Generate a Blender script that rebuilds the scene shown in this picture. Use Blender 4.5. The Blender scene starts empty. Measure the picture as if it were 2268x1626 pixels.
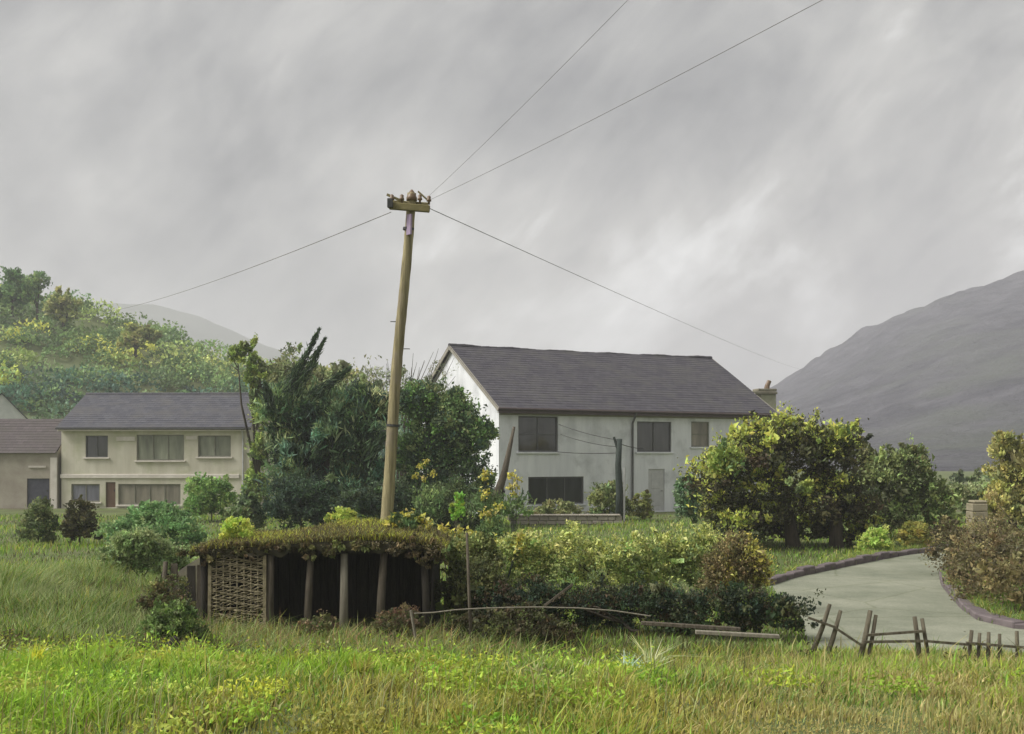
import bpy, math, random
import numpy as np
from mathutils import Vector, Matrix

# ------------------------------------------------------------------ camera, sky, sun, exposure
scn = bpy.context.scene
COL = scn.collection
R = math.radians
F = 2400.0            # focal length in layout units (picture is 2268 x 1626 of them)
CX, HY, EYE = 1134.0, 1010.0, 2.8

cam_d = bpy.data.cameras.new('camera'); cam = bpy.data.objects.new('camera', cam_d); COL.objects.link(cam)
cam.location = (0, 0, EYE); cam.rotation_euler = (R(90), 0, 0)
cam_d.sensor_width = 36; cam_d.lens = 36 * F / 2268.0
cam_d.shift_y = (HY - 813.0) / 2268.0
cam_d.clip_start = 0.1; cam_d.clip_end = 6000
scn.camera = cam

SUN_EL, SUN_AZ = 46.0, -104.0        # azimuth clockwise from +Y (the view direction); light from the left
sun_d = bpy.data.lights.new('sun', 'SUN'); sun = bpy.data.objects.new('sun', sun_d); COL.objects.link(sun)
sun_d.energy = 1.5; sun_d.angle = R(30); sun_d.color = (1.0, 0.97, 0.92)
_s = Vector((math.cos(R(SUN_EL)) * math.sin(R(SUN_AZ)), math.cos(R(SUN_EL)) * math.cos(R(SUN_AZ)), math.sin(R(SUN_EL))))
sun.rotation_euler = (-_s).to_track_quat('-Z', 'Y').to_euler(); sun.location = (-30, 0, 40)

world = bpy.data.worlds.new('World'); scn.world = world; world.use_nodes = True
wn = world.node_tree.nodes; wl = world.node_tree.links; wn.clear()
def wnode(t, **k):
    n = wn.new(t)
    for a, b in k.items(): setattr(n, a, b)
    return n
w_out = wnode('ShaderNodeOutputWorld'); w_bg = wnode('ShaderNodeBackground')
sky = wnode('ShaderNodeTexSky', sky_type='NISHITA', sun_disc=False)
sky.sun_elevation = R(SUN_EL); sky.sun_rotation = R(SUN_AZ); sky.dust_density = 3.0; sky.air_density = 1.0
tc = wnode('ShaderNodeTexCoord')
# overcast: soft diagonal streaks of cloud, the same all round the sky
SKY_LOC = (1.2023, -0.1787, 3.8469)
def wnoise(vec, rot, scale, sc, detail, rough, dist, loc=(0.31, 0.17, 0.0)):
    mp = wnode('ShaderNodeMapping', vector_type='TEXTURE'); mp.inputs['Rotation'].default_value = (0, R(rot), 0); mp.inputs['Scale'].default_value = scale
    mp.inputs['Location'].default_value = loc
    wl.new(vec, mp.inputs['Vector'])
    n = wnode('ShaderNodeTexNoise'); n.inputs['Scale'].default_value = sc; n.inputs['Detail'].default_value = detail
    n.inputs['Roughness'].default_value = rough; n.inputs['Distortion'].default_value = dist
    wl.new(mp.outputs[0], n.inputs['Vector']); return n.outputs['Fac']
gen = tc.outputs['Generated']
n1 = wnoise(gen, -24, (1.35, 1.0, 0.9), 3.0, 4, 0.52, 0.5, SKY_LOC)
n2 = wnoise(gen, -40, (1.45, 1.0, 0.85), 7.5, 8, 0.60, 0.5, SKY_LOC)
n3 = wnoise(gen, -46, (2.2, 1.0, 0.55), 24.0, 9, 0.72, 0.4)
def wmath(op, a, b):
    m = wnode('ShaderNodeMath', operation=op)
    for i, v in enumerate((a, b)):
        if isinstance(v, (int, float)): m.inputs[i].default_value = v
        else: wl.new(v, m.inputs[i])
    return m.outputs[0]
csum = wmath('ADD', wmath('MULTIPLY', n1, 0.50), wmath('ADD', wmath('MULTIPLY', n2, 0.38), wmath('MULTIPLY', n3, 0.12)))
ramp = wnode('ShaderNodeValToRGB'); wl.new(csum, ramp.inputs[0])
cr = ramp.color_ramp; cr.elements[0].position = 0.36; cr.elements[0].color = (0.56, 0.57, 0.60, 1)
cr.elements[1].position = 0.66; cr.elements[1].color = (2.25, 2.26, 2.24, 1)
e = cr.elements.new(0.47); e.color = (0.92, 0.92, 0.92, 1)
e = cr.elements.new(0.54); e.color = (1.22, 1.21, 1.18, 1)
bw = wnode('ShaderNodeRGBToBW'); wl.new(sky.outputs[0], bw.inputs[0])
# the cloud sheet diffuses the clear sky above it: mostly an even grey, with a little of the sky's own variation
diff = wmath('ADD', wmath('MULTIPLY', bw.outputs[0], 0.02), 1.36)
mixc = wnode('ShaderNodeMix', data_type='RGBA', blend_type='MULTIPLY'); mixc.inputs[0].default_value = 1.0
wl.new(ramp.outputs[0], mixc.inputs[6]); wl.new(diff, mixc.inputs[7])
wl.new(mixc.outputs[2], w_bg.inputs['Color']); w_bg.inputs['Strength'].default_value = 0.095
wl.new(w_bg.outputs[0], w_out.inputs[0])

scn.view_settings.view_transform = 'Standard'; scn.view_settings.look = 'None'
scn.view_settings.exposure = 1.85; scn.view_settings.gamma = 1.0; scn.view_settings.use_curve_mapping = False
scn.render.engine = 'CYCLES'
scn.cycles.use_denoising = True
scn.cycles.max_bounces = 6; scn.cycles.transparent_max_bounces = 8; scn.cycles.volume_bounces = 1
scn.cycles.diffuse_bounces = 3; scn.cycles.transmission_bounces = 3

# ------------------------------------------------------------------ helpers
rng = np.random.default_rng(7); random.seed(7)
def lin(c, k=1.0):
    out = []
    for v in c:
        v = v / 255.0
        out.append(k * (v / 12.92 if v <= 0.04045 else ((v + 0.055) / 1.055) ** 2.4))
    return tuple(out)
def P(x, y, Y):                       # layout point at depth Y -> world
    return Vector(((x - CX) / F * Y, Y, EYE + (HY - y) / F * Y))
def ground_at(x, y):                  # layout point lying on z = 0
    Y = EYE * F / (y - HY); return ((x - CX) / F * Y, Y)
def tag(o, label=None, cat=None, group=None, kind=None):
    if label: o['label'] = label
    if cat: o['category'] = cat
    if group: o['group'] = group
    if kind: o['kind'] = kind
    return o
def empty(name, loc=(0, 0, 0), rz=0.0, **k):
    o = bpy.data.objects.new(name, None); COL.objects.link(o); o.location = loc; o.rotation_euler = (0, 0, rz)
    o.empty_display_size = 0.2
    return tag(o, **k)
def link(name, me, mat, parent=None):
    o = bpy.data.objects.new(name, me); COL.objects.link(o)
    if mat is not None and len(me.materials) == 0: me.materials.append(mat)
    if parent is not None: o.parent = parent
    return o
class MB:
    def __init__(s): s.v = []; s.f = []
    def add(s, vs, fs):
        b = len(s.v); s.v += [tuple(p) for p in vs]; s.f += [tuple(i + b for i in q) for q in fs]; return s
    def box(s, c, size, M=None):
        hx, hy, hz = (q / 2 for q in size)
        vs = [Vector((a * hx, b * hy, d * hz)) for d in (-1, 1) for b in (-1, 1) for a in (-1, 1)]
        if M is not None: vs = [M @ p for p in vs]
        vs = [p + Vector(c) for p in vs]
        return s.add(vs, [(0, 2, 3, 1), (4, 5, 7, 6), (0, 1, 5, 4), (2, 6, 7, 3), (0, 4, 6, 2), (1, 3, 7, 5)])
    def beam(s, a, b, w, t, roll=0.0):   # box from a to b
        a, b = Vector(a), Vector(b); d = (b - a); L = d.length; q = d.to_track_quat('Z', 'Y').to_matrix() @ Matrix.Rotation(roll, 3, 'Z')
        return s.box((a + b) / 2, (w, t, L), q)
    def tube(s, pts, rad, n=8, cap=True, wob=0.0):
        pts = [Vector(p) for p in pts]; base = len(s.v); prev = None
        for i, p in enumerate(pts):
            d = (pts[min(i + 1, len(pts) - 1)] - pts[max(i - 1, 0)]).normalized()
            x = (prev - d * prev.dot(d)).normalized() if prev is not None and (prev - d * prev.dot(d)).length > 1e-4 else d.orthogonal().normalized()
            prev = x; y = d.cross(x); r = rad[i] if hasattr(rad, '__len__') else rad
            for k in range(n):
                t = 2 * math.pi * k / n; rr = r * (1 + wob * random.uniform(-1, 1))
                s.v.append(tuple(p + x * math.cos(t) * rr + y * math.sin(t) * rr))
        for i in range(len(pts) - 1):
            for k in range(n):
                a = base + i * n + k; b = base + i * n + (k + 1) % n
                s.f.append((a, b, b + n, a + n))
        if cap:
            s.f.append(tuple(base + k for k in reversed(range(n))))
            s.f.append(tuple(base + (len(pts) - 1) * n + k for k in range(n)))
        return s
    def build(s, name, mat, parent=None, smooth=False, bevel=0.0):
        me = bpy.data.meshes.new(name); me.from_pydata(s.v, [], s.f); me.update()
        if smooth:
            for p in me.polygons: p.use_smooth = True
        o = link(name, me, mat, parent)
        if bevel:
            m = o.modifiers.new('bevel', 'BEVEL'); m.width = bevel; m.segments = 1; m.limit_method = 'ANGLE'
        return o
def fast_mesh(name, V, T, col=None):
    """numpy vertices (n,3), triangles (m,3), colour per vertex (n,3)"""
    me = bpy.data.meshes.new(name); V = np.ascontiguousarray(V, np.float32); T = np.ascontiguousarray(T, np.int32)
    me.vertices.add(len(V)); me.vertices.foreach_set('co', V.ravel())
    me.loops.add(T.size); me.loops.foreach_set('vertex_index', T.ravel())
    me.polygons.add(len(T)); me.polygons.foreach_set('loop_start', np.arange(0, T.size, 3, dtype=np.int32))
    me.update(calc_edges=True)
    if col is not None:
        at = me.attributes.new('Col', 'FLOAT_COLOR', 'POINT')
        c4 = np.ones((len(V), 4), np.float32); c4[:, :3] = col; at.data.foreach_set('color', c4.ravel())
    return me
def unit(a): return a / np.maximum(np.linalg.norm(a, axis=-1, keepdims=True), 1e-9)
def smooth_noise(x, y, s, seed=0):       # cheap value noise from a few sines, about -1..1
    r = np.random.default_rng(seed); o = 0
    for i in range(6):
        a = r.uniform(0, 6.28); f = s * r.uniform(0.6, 1.9); o = o + np.sin((x * math.cos(a) + y * math.sin(a)) * f + r.uniform(0, 6.28))
    return o / 3.2

# ------------------------------------------------------------------ materials
def mat(name, build):
    m = bpy.data.materials.new(name); m.use_nodes = True; nt = m.node_tree; nt.nodes.clear()
    out = nt.nodes.new('ShaderNodeOutputMaterial')
    class N: pass
    n = N(); n.nt = nt; n.out = out
    def node(t, ins=None, **k):
        q = nt.nodes.new(t)
        for a, b in k.items(): setattr(q, a, b)
        for a, b in (ins or {}).items():
            if isinstance(b, bpy.types.NodeSocket): nt.links.new(b, q.inputs[a])
            else: q.inputs[a].default_value = b
        return q
    n.node = node; build(n); return m
def rgba(c, k=1.0): return (c[0] * k, c[1] * k, c[2] * k, 1.0)
def surf(name, c1, c2, scale=3.0, rough=0.85, bump=0.25, bscale=None, stretch=(1, 1, 1), c3=None, s3=0.6, coord='Object', spec=0.3, detail=8, K=0.68, bd=0.03):
    def b(n):
        t = n.node('ShaderNodeTexCoord'); mp = n.node('ShaderNodeMapping', {'Vector': t.outputs[coord], 'Scale': stretch})
        a = n.node('ShaderNodeTexNoise', {'Vector': mp.outputs[0], 'Scale': scale, 'Detail': detail, 'Roughness': 0.62, 'Distortion': 0.3})
        rp = n.node('ShaderNodeValToRGB', {'Fac': a.outputs['Fac']}); rp.color_ramp.elements[0].position = 0.36; rp.color_ramp.elements[1].position = 0.66
        rp.color_ramp.elements[0].color = rgba(c1, K); rp.color_ramp.elements[1].color = rgba(c2, K)
        colr = rp.outputs[0]
        if c3 is not None:
            d = n.node('ShaderNodeTexNoise', {'Vector': t.outputs[coord], 'Scale': s3, 'Detail': 5.0, 'Roughness': 0.6})
            dr = n.node('ShaderNodeValToRGB', {'Fac': d.outputs['Fac']}); dr.color_ramp.elements[0].position = 0.5; dr.color_ramp.elements[1].position = 0.68
            mx = n.node('ShaderNodeMix', {0: dr.outputs[0], 6: colr, 7: rgba(c3, K)}, data_type='RGBA'); colr = mx.outputs[2]
        bn = n.node('ShaderNodeTexNoise', {'Vector': mp.outputs[0], 'Scale': bscale or scale * 6, 'Detail': 6.0, 'Roughness': 0.65})
        bp = n.node('ShaderNodeBump', {'Height': bn.outputs['Fac'], 'Strength': bump, 'Distance': bd})
        p = n.node('ShaderNodeBsdfPrincipled', {'Base Color': colr, 'Roughness': rough, 'Normal': bp.outputs[0], 'Specular IOR Level': spec})
        n.nt.links.new(p.outputs[0], n.out.inputs[0])
    return mat(name, b)
def leaf_mat(name, rough=0.6, trans=0.3, sat=0.88):
    def b(n):
        a = n.node('ShaderNodeAttribute', attribute_name='Col')
        ds = n.node('ShaderNodeHueSaturation', {'Color': a.outputs['Color'], 'Saturation': sat, 'Value': 1.0})
        p = n.node('ShaderNodeBsdfPrincipled', {'Base Color': ds.outputs[0], 'Roughness': rough, 'Specular IOR Level': 0.25})
        hs = n.node('ShaderNodeHueSaturation', {'Color': ds.outputs[0], 'Saturation': 1.0, 'Value': 1.1})
        t = n.node('ShaderNodeBsdfTranslucent', {'Color': hs.outputs[0]})
        m = n.node('ShaderNodeMixShader', {0: trans, 1: p.outputs[0], 2: t.outputs[0]})
        n.nt.links.new(m.outputs[0], n.out.inputs[0])
    return mat(name, b)
M = {}
M['leaf'] = leaf_mat('leaf'); M['grass'] = leaf_mat('grass_blade', 0.55, 0.35, 0.99); M['petal'] = leaf_mat('petal', 0.5, 0.3)
M['bark'] = surf('bark', (0.05, 0.04, 0.03), (0.14, 0.115, 0.085), 6, 0.95, 0.8, stretch=(1, 1, 0.25))
M['soil'] = surf('soil', (0.05, 0.042, 0.028), (0.10, 0.095, 0.05), 2.0, 0.95, 0.6)
def slate(name, c1, c2, c3):
    def b(n):
        t = n.node('ShaderNodeTexCoord')
        br = n.node('ShaderNodeTexBrick', {'Vector': t.outputs['UV'] if False else t.outputs['Object'], 'Scale': 1.0, 'Mortar Size': 0.008, 'Brick Width': 0.32, 'Row Height': 0.24,
                     'Color1': rgba(c1), 'Color2': rgba(c2), 'Mortar': rgba(tuple(q * 0.6 for q in c1))})
        ns = n.node('ShaderNodeTexNoise', {'Vector': t.outputs['Object'], 'Scale': 0.9, 'Detail': 8.0, 'Roughness': 0.65})
        rp = n.node('ShaderNodeValToRGB', {'Fac': ns.outputs['Fac']}); rp.color_ramp.elements[0].position = 0.45; rp.color_ramp.elements[1].position = 0.7
        mx = n.node('ShaderNodeMix', {0: rp.outputs[0], 6: br.outputs['Color'], 7: rgba(c3)}, data_type='RGBA')
        bp = n.node('ShaderNodeBump', {'Height': ns.outputs['Fac'], 'Strength': 0.3, 'Distance': 0.03})
        p = n.node('ShaderNodeBsdfPrincipled', {'Base Color': mx.outputs[2], 'Roughness': 0.75, 'Normal': bp.outputs[0], 'Specular IOR Level': 0.3})
        n.nt.links.new(p.outputs[0], n.out.inputs[0])
    return mat(name, b)
M['slate'] = slate('slate', (0.056, 0.052, 0.064), (0.082, 0.077, 0.088), (0.088, 0.084, 0.082))
M['slate_blue'] = slate('slate_blue', (0.062, 0.062, 0.076), (0.092, 0.092, 0.106), (0.094, 0.090, 0.090))
M['tile_brown'] = slate('tile_brown', (0.075, 0.062, 0.062), (0.10, 0.083, 0.083), (0.075, 0.066, 0.058))
M['render_white'] = surf('white_render', (0.60, 0.61, 0.63), (0.72, 0.73, 0.745), 0.9, 0.9, 0.15, 14, c3=(0.45, 0.46, 0.47), s3=0.7, stretch=(2.2, 2.2, 0.25), K=1.04)
M['render_cream'] = surf('cream_render', (0.46, 0.43, 0.345), (0.56, 0.53, 0.44), 0.9, 0.9, 0.15, 14, c3=(0.40, 0.40, 0.27), s3=0.7, stretch=(2.2, 2.2, 0.3), K=1.08)
M['render_grey'] = surf('grey_render', (0.33, 0.29, 0.24), (0.43, 0.39, 0.325), 1.2, 0.9, 0.2, 14, K=0.95)
M['render_pale'] = surf('pale_render', (0.46, 0.48, 0.46), (0.58, 0.59, 0.57), 1.0, 0.9, 0.15, 14, K=1.15)
M['plaster_band'] = surf('plaster_band', (0.58, 0.53, 0.47), (0.70, 0.65, 0.59), 2, 0.9, 0.2, K=0.95)
M['fascia'] = surf('fascia_paint', (0.115, 0.085, 0.085), (0.155, 0.12, 0.115), 3, 0.6, 0.1)
M['soffit'] = surf('soffit_paint', (0.36, 0.33, 0.27), (0.44, 0.41, 0.35), 3, 0.7, 0.1)
M['white_paint'] = surf('white_paint', (0.62, 0.62, 0.62), (0.75, 0.75, 0.74), 4, 0.6, 0.1)
M['grey_frame'] = surf('grey_frame_paint', (0.12, 0.12, 0.12), (0.17, 0.17, 0.165), 4, 0.6, 0.1)
M['sage_frame'] = surf('sage_frame_paint', (0.25, 0.25, 0.19), (0.32, 0.31, 0.25), 4, 0.6, 0.1)
M['door_brown'] = surf('door_brown', (0.15, 0.09, 0.055), (0.21, 0.13, 0.085), 4, 0.6, 0.1, stretch=(4, 4, 0.4))
M['door_blue'] = surf('door_blue', (0.085, 0.085, 0.115), (0.125, 0.125, 0.155), 4, 0.6, 0.1)
def glass(name, c, rough=0.12, spec=0.5):
    def b(n):
        t = n.node('ShaderNodeTexCoord')
        mp = n.node('ShaderNodeMapping', {'Vector': t.outputs['Object'], 'Scale': (2.6, 2.6, 0.5)})
        ns = n.node('ShaderNodeTexNoise', {'Vector': mp.outputs[0], 'Scale': 1.3, 'Detail': 4.0})
        mx = n.node('ShaderNodeMix', {0: ns.outputs['Fac'], 6: rgba(tuple(q * 0.2 for q in c)), 7: rgba(tuple(q * 1.9 for q in c))}, data_type='RGBA')
        p = n.node('ShaderNodeBsdfPrincipled', {'Base Color': mx.outputs[2], 'Roughness': rough, 'Specular IOR Level': spec})
        n.nt.links.new(p.outputs[0], n.out.inputs[0])
    return mat(name, b)
M['glass_dark'] = glass('dark_window_glass', (0.045, 0.045, 0.042), 0.06, 0.8)
M['glass_black'] = glass('black_window_glass', (0.03, 0.032, 0.032), 0.2, 0.3)
M['glass_sage'] = glass('curtained_glass', (0.20, 0.21, 0.155), 0.25)
M['glass_blue'] = glass('blue_grey_glass', (0.16, 0.16, 0.19), 0.25)
M['glass_brown'] = glass('blind_glass', (0.21, 0.19, 0.15), 0.3)
M['pole_wood'] = surf('pole_wood', (0.17, 0.145, 0.075), (0.50, 0.43, 0.24), 4.5, 0.9, 1.0, stretch=(3.4, 3.4, 0.10), c3=(0.30, 0.25, 0.21), s3=0.7, K=0.9)
M['arm_wood'] = surf('arm_wood', (0.22, 0.19, 0.075), (0.33, 0.28, 0.13), 8, 0.9, 0.4)
M['ceramic'] = surf('brown_ceramic', (0.20, 0.135, 0.08), (0.27, 0.18, 0.11), 8, 0.35, 0.05)
M['plate_lilac'] = surf('lilac_plate', (0.45, 0.34, 0.52), (0.55, 0.43, 0.58), 8, 0.6, 0.05)
M['metal_dark'] = surf('dark_metal', (0.05, 0.05, 0.05), (0.09, 0.09, 0.085), 9, 0.6, 0.1)
M['wire'] = surf('wire_sheath', (0.20, 0.20, 0.175), (0.28, 0.28, 0.25), 2, 0.7, 0.0)
M['cord'] = surf('dark_cord', (0.05, 0.05, 0.05), (0.09, 0.09, 0.085), 2, 0.8, 0.0)
M['old_wood'] = surf('old_wood', (0.11, 0.09, 0.065), (0.23, 0.195, 0.145), 7, 0.95, 0.6, stretch=(3, 3, 0.35), K=0.6)
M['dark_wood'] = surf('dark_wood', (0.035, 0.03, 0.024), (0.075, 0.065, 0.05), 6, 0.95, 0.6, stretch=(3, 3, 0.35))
M['stake_wood'] = surf('stake_wood', (0.13, 0.11, 0.075), (0.27, 0.24, 0.17), 9, 0.95, 0.8, stretch=(3, 3, 0.4))
M['pale_wood'] = surf('pale_wood', (0.26, 0.23, 0.18), (0.40, 0.37, 0.29), 6, 0.95, 0.5, stretch=(3, 3, 0.4))
M['post_green'] = surf('green_black_post', (0.035, 0.05, 0.042), (0.065, 0.08, 0.07), 8, 0.8, 0.3)
M['wicker'] = surf('wicker', (0.15, 0.125, 0.075), (0.27, 0.235, 0.15), 12, 0.95, 0.4, K=1.25)
def road_mat(n):
    t = n.node('ShaderNodeTexCoord'); O = t.outputs['Object']
    a = n.node('ShaderNodeTexNoise', {'Vector': O, 'Scale': 0.45, 'Detail': 12.0, 'Roughness': 0.68})
    r1 = n.node('ShaderNodeValToRGB', {'Fac': a.outputs['Fac']}); r1.color_ramp.elements[0].position = .34; r1.color_ramp.elements[1].position = .66
    r1.color_ramp.elements[0].color = (0.16, 0.175, 0.125, 1); r1.color_ramp.elements[1].color = (0.30, 0.305, 0.235, 1)
    f = n.node('ShaderNodeTexNoise', {'Vector': O, 'Scale': 38.0, 'Detail': 4.0, 'Roughness': 0.7})
    r2 = n.node('ShaderNodeValToRGB', {'Fac': f.outputs['Fac']}); r2.color_ramp.elements[0].position = .3; r2.color_ramp.elements[1].position = .75
    r2.color_ramp.elements[0].color = (.72, .72, .72, 1); r2.color_ramp.elements[1].color = (1.2, 1.2, 1.18, 1)
    m1 = n.node('ShaderNodeMix', {0: 1.0, 6: r1.outputs[0], 7: r2.outputs[0]}, data_type='RGBA', blend_type='MULTIPLY')
    w = n.node('ShaderNodeTexNoise', {'Vector': O, 'Scale': 2.2, 'Detail': 5.0})
    wv = n.node('ShaderNodeMix', {0: 0.12, 6: O, 7: w.outputs['Color']}, data_type='RGBA')
    v = n.node('ShaderNodeTexVoronoi', {'Vector': wv.outputs[2], 'Scale': 0.42}, feature='DISTANCE_TO_EDGE')
    r3 = n.node('ShaderNodeValToRGB', {'Fac': v.outputs['Distance']}); r3.color_ramp.elements[0].position = 0.0; r3.color_ramp.elements[1].position = .014
    r3.color_ramp.elements[0].color = (.74, .76, .66, 1); r3.color_ramp.elements[1].color = (1, 1, 1, 1)
    m2 = n.node('ShaderNodeMix', {0: 1.0, 6: m1.outputs[2], 7: r3.outputs[0]}, data_type='RGBA', blend_type='MULTIPLY')
    bp = n.node('ShaderNodeBump', {'Height': f.outputs['Fac'], 'Strength': .6, 'Distance': .02})
    p = n.node('ShaderNodeBsdfPrincipled', {'Base Color': m2.outputs[2], 'Roughness': .9, 'Normal': bp.outputs[0], 'Specular IOR Level': .25})
    n.nt.links.new(p.outputs[0], n.out.inputs[0])
M['road'] = mat('pale_road', road_mat)
M['kerb'] = surf('kerb_stone', (0.16, 0.13, 0.135), (0.25, 0.21, 0.21), 4, 0.95, 0.4)
M['stone_pale'] = surf('pale_stone', (0.44, 0.39, 0.32), (0.60, 0.54, 0.46), 4, 0.95, 0.4)
M['stone_tan'] = surf('tan_stone', (0.33, 0.29, 0.19), (0.45, 0.40, 0.28), 3, 0.95, 0.4)
M['chimney'] = surf('chimney_stone', (0.22, 0.20, 0.14), (0.34, 0.32, 0.24), 4, 0.95, 0.4)
M['chimney_pale'] = surf('chimney_pale', (0.40, 0.40, 0.29), (0.52, 0.51, 0.38), 4, 0.95, 0.3)
M['ground'] = surf('ground_grass', (0.07, 0.095, 0.028), (0.13, 0.155, 0.052), 0.8, 0.95, 0.6, 9, c3=(0.10, 0.09, 0.05), s3=0.25, K=1.0)
M['hill_green'] = surf('hill_grass', (0.10, 0.12, 0.045), (0.16, 0.175, 0.07), 0.06, 0.95, 0.5, 0.8, c3=(0.07, 0.11, 0.07), s3=0.03, K=1.0)
M['hill_far'] = surf('hill_far_grass', (0.05, 0.062, 0.04), (0.08, 0.092, 0.06), 0.01, 0.95, 0.5, 0.15, K=1.0)
M['hill_heather'] = surf('hill_heather', (0.016, 0.015, 0.026), (0.076, 0.072, 0.086), 0.045, 0.95, 1.0, 0.03, c3=(0.060, 0.066, 0.056), s3=0.012, bd=14.0, detail=14, stretch=(1, 1, 1.6), K=1.0)

# ------------------------------------------------------------------ ground, hills, road
def gz(x, y):
    """ground height: a bank under the viewer falls to the flat where the houses stand"""
    x = np.asarray(x, float); y = np.asarray(y, float)
    base = np.interp(y, [-30, 0, 4, 6.5, 9, 11, 13, 14.6, 16], [1.25, 1.22, 1.2, 1.15, 0.96, 0.54, 0.16, 0.02, 0.0])
    a = np.interp(y, [0, 11, 14.2, 14.8], [0.06, 0.06, 0.03, 0.0])
    left = np.clip((-3.0 - x) / 5.0, 0, 1) * np.clip((y - 8) / 4, 0, 1) * np.clip((22 - y) / 5, 0, 1) * 0.35
    return base + a * smooth_noise(x, y, 0.9, 3) + left
def axis(fine0, fine1, step, far, g=1.22):
    a = list(np.arange(fine0, fine1 + 1e-6, step)); s = step; v = fine1
    while v < far: s *= g; v += s; a.append(v)
    s = step; v = fine0; b = []
    while v > -far: s *= g; v -= s; b.append(v)
    return np.array(b[::-1] + a)
gx = axis(-16, 16, 0.4, 2500); gy = axis(0, 24, 0.4, 2500)
GX, GY = np.meshgrid(gx, gy); GZ = gz(GX, GY)
nv = GX.size; nxx = len(gx); idx = np.arange(nv).reshape(GX.shape)
q = np.stack([idx[:-1, :-1], idx[:-1, 1:], idx[1:, 1:], idx[1:, :-1]], -1).reshape(-1, 4)
tri = np.concatenate([q[:, [0, 1, 2]], q[:, [0, 2, 3]]])
me = fast_mesh('ground', np.stack([GX, GY, GZ], -1).reshape(-1, 3), tri)
for p in me.polygons: p.use_smooth = True
tag(link('ground', me, M['ground']), 'grassy ground falling from the near bank to the houses', kind='structure')

def hill(name, ridge, Yr, Yf, Yb, material, rough, seed, n=120, label=None):
    """ridge: layout points of the skyline at depth Yr; foot in front at Yf, behind at Yb"""
    pts = [P(x, y, Yr) for x, y in ridge]; X = np.linspace(pts[0].x, pts[-1].x, n); Z = np.interp(X, [p.x for p in pts], [p.z for p in pts])
    T = np.linspace(0, 1, 48); V = []
    for t in T:
        if t < 0.6: s = t / 0.6; y = Yf + (Yr - Yf) * s; h = (3 * s * s - 2 * s ** 3) * 0.35 + 0.65 * s
        else: s = (t - 0.6) / 0.4; y = Yr + (Yb - Yr) * s; h = 1 - s * s * (3 - 2 * s)
        sc = y / Yr if t < 0.6 else 1.0
        x = X * (0.55 * sc + 0.45) if t < 0.6 else X
        z = -2 + (Z + 2) * h
        a_, b_ = x / Yr * 60, np.full_like(x, y / Yr * 60)
        z = z + rough * h * (smooth_noise(a_, b_, 0.5, seed) + .45 * smooth_noise(a_, b_, 1.6, seed + 5) + .25 * smooth_noise(a_, b_, 4.5, seed + 9) * (Yr > 200))
        V.append(np.stack([x, np.full_like(x, y), z], -1))
    V = np.concatenate(V); k = np.arange(len(V)).reshape(48, n)
    q = np.stack([k[:-1, :-1], k[:-1, 1:], k[1:, 1:], k[1:, :-1]], -1).reshape(-1, 4)
    me = fast_mesh(name, V, np.concatenate([q[:, [0, 1, 2]], q[:, [0, 2, 3]]]))
    for p in me.polygons: p.use_smooth = True
    o = link(name, me, material); tag(o, label, kind='structure'); return V.reshape(48, n, 3)
LH = hill('hill', [(-700, 480), (-300, 560), (-60, 640), (60, 668), (150, 690), (250, 725), (340, 750), (430, 775), (520, 800), (620, 835), (760, 880), (950, 960), (1150, 1015)], 150, 88, 300, M['hill_green'], 0.5, 11, label='near green wooded hillside on the left')
hill('hill', [(-900, 560), (-200, 625), (150, 660), (260, 668), (340, 676), (430, 700), (520, 738), (620, 775), (760, 830), (950, 900), (1200, 985), (1400, 1012)], 1250, 900, 1600, M['hill_far'], 2.5, 12, label='faint misty hill behind the green hillside on the left')
RIDGE_R = [(1200, 1012), (1450, 965), (1640, 905), (1720, 865), (1790, 822), (1870, 768), (1960, 716), (2080, 672), (2180, 640), (2245, 612), (2380, 560), (2700, 440), (3200, 330), (4200, 300)]
hill('hill', RIDGE_R, 720, 150, 1200, M['hill_heather'], 3.4, 13, 260, label='misty grey hill rising on the right')

road_l = [(4.1, 14.75), (4.3, 15.6), (4.7, 17.5), (5.05, 19.8), (5.5, 23.2), (6.6, 25.0), (7.96, 26.7), (9.4, 28.5), (10.9, 30.3), (13.6, 32.8), (17, 35.2), (24, 39), (40, 46)]
road_r = [(40, 40), (26, 34.6), (19, 32.0), (15.0, 30.9), (12.6, 29.6), (11.2, 27.8), (10.0, 25.4), (9.2, 23.2), (8.6, 21.2), (8.15, 19.6), (7.9, 18.4), (8.1, 17.5), (9.0, 17.0), (12, 16.8), (30, 17.2), (60, 18), (60, 14.75)]
from mathutils.geometry import tessellate_polygon
poly = [Vector((x, y, 0.012)) for x, y in road_l + road_r]
me = bpy.data.meshes.new('road'); me.from_pydata([tuple(p) for p in poly], [], [tuple(t) for t in tessellate_polygon([poly])]); me.update()
tag(link('road', me, M['road']), 'pale concrete lane bending round the hedge', kind='structure')
def resample(pts, step):
    pts = [Vector((*p, 0)) for p in pts]; out = [pts[0]]; acc = 0.0
    for a, b in zip(pts, pts[1:]):
        L = (b - a).length; t = step - acc
        while t <= L: out.append(a + (b - a) * (t / L)); t += step
        acc = (acc + L) % step
    return out
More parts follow.
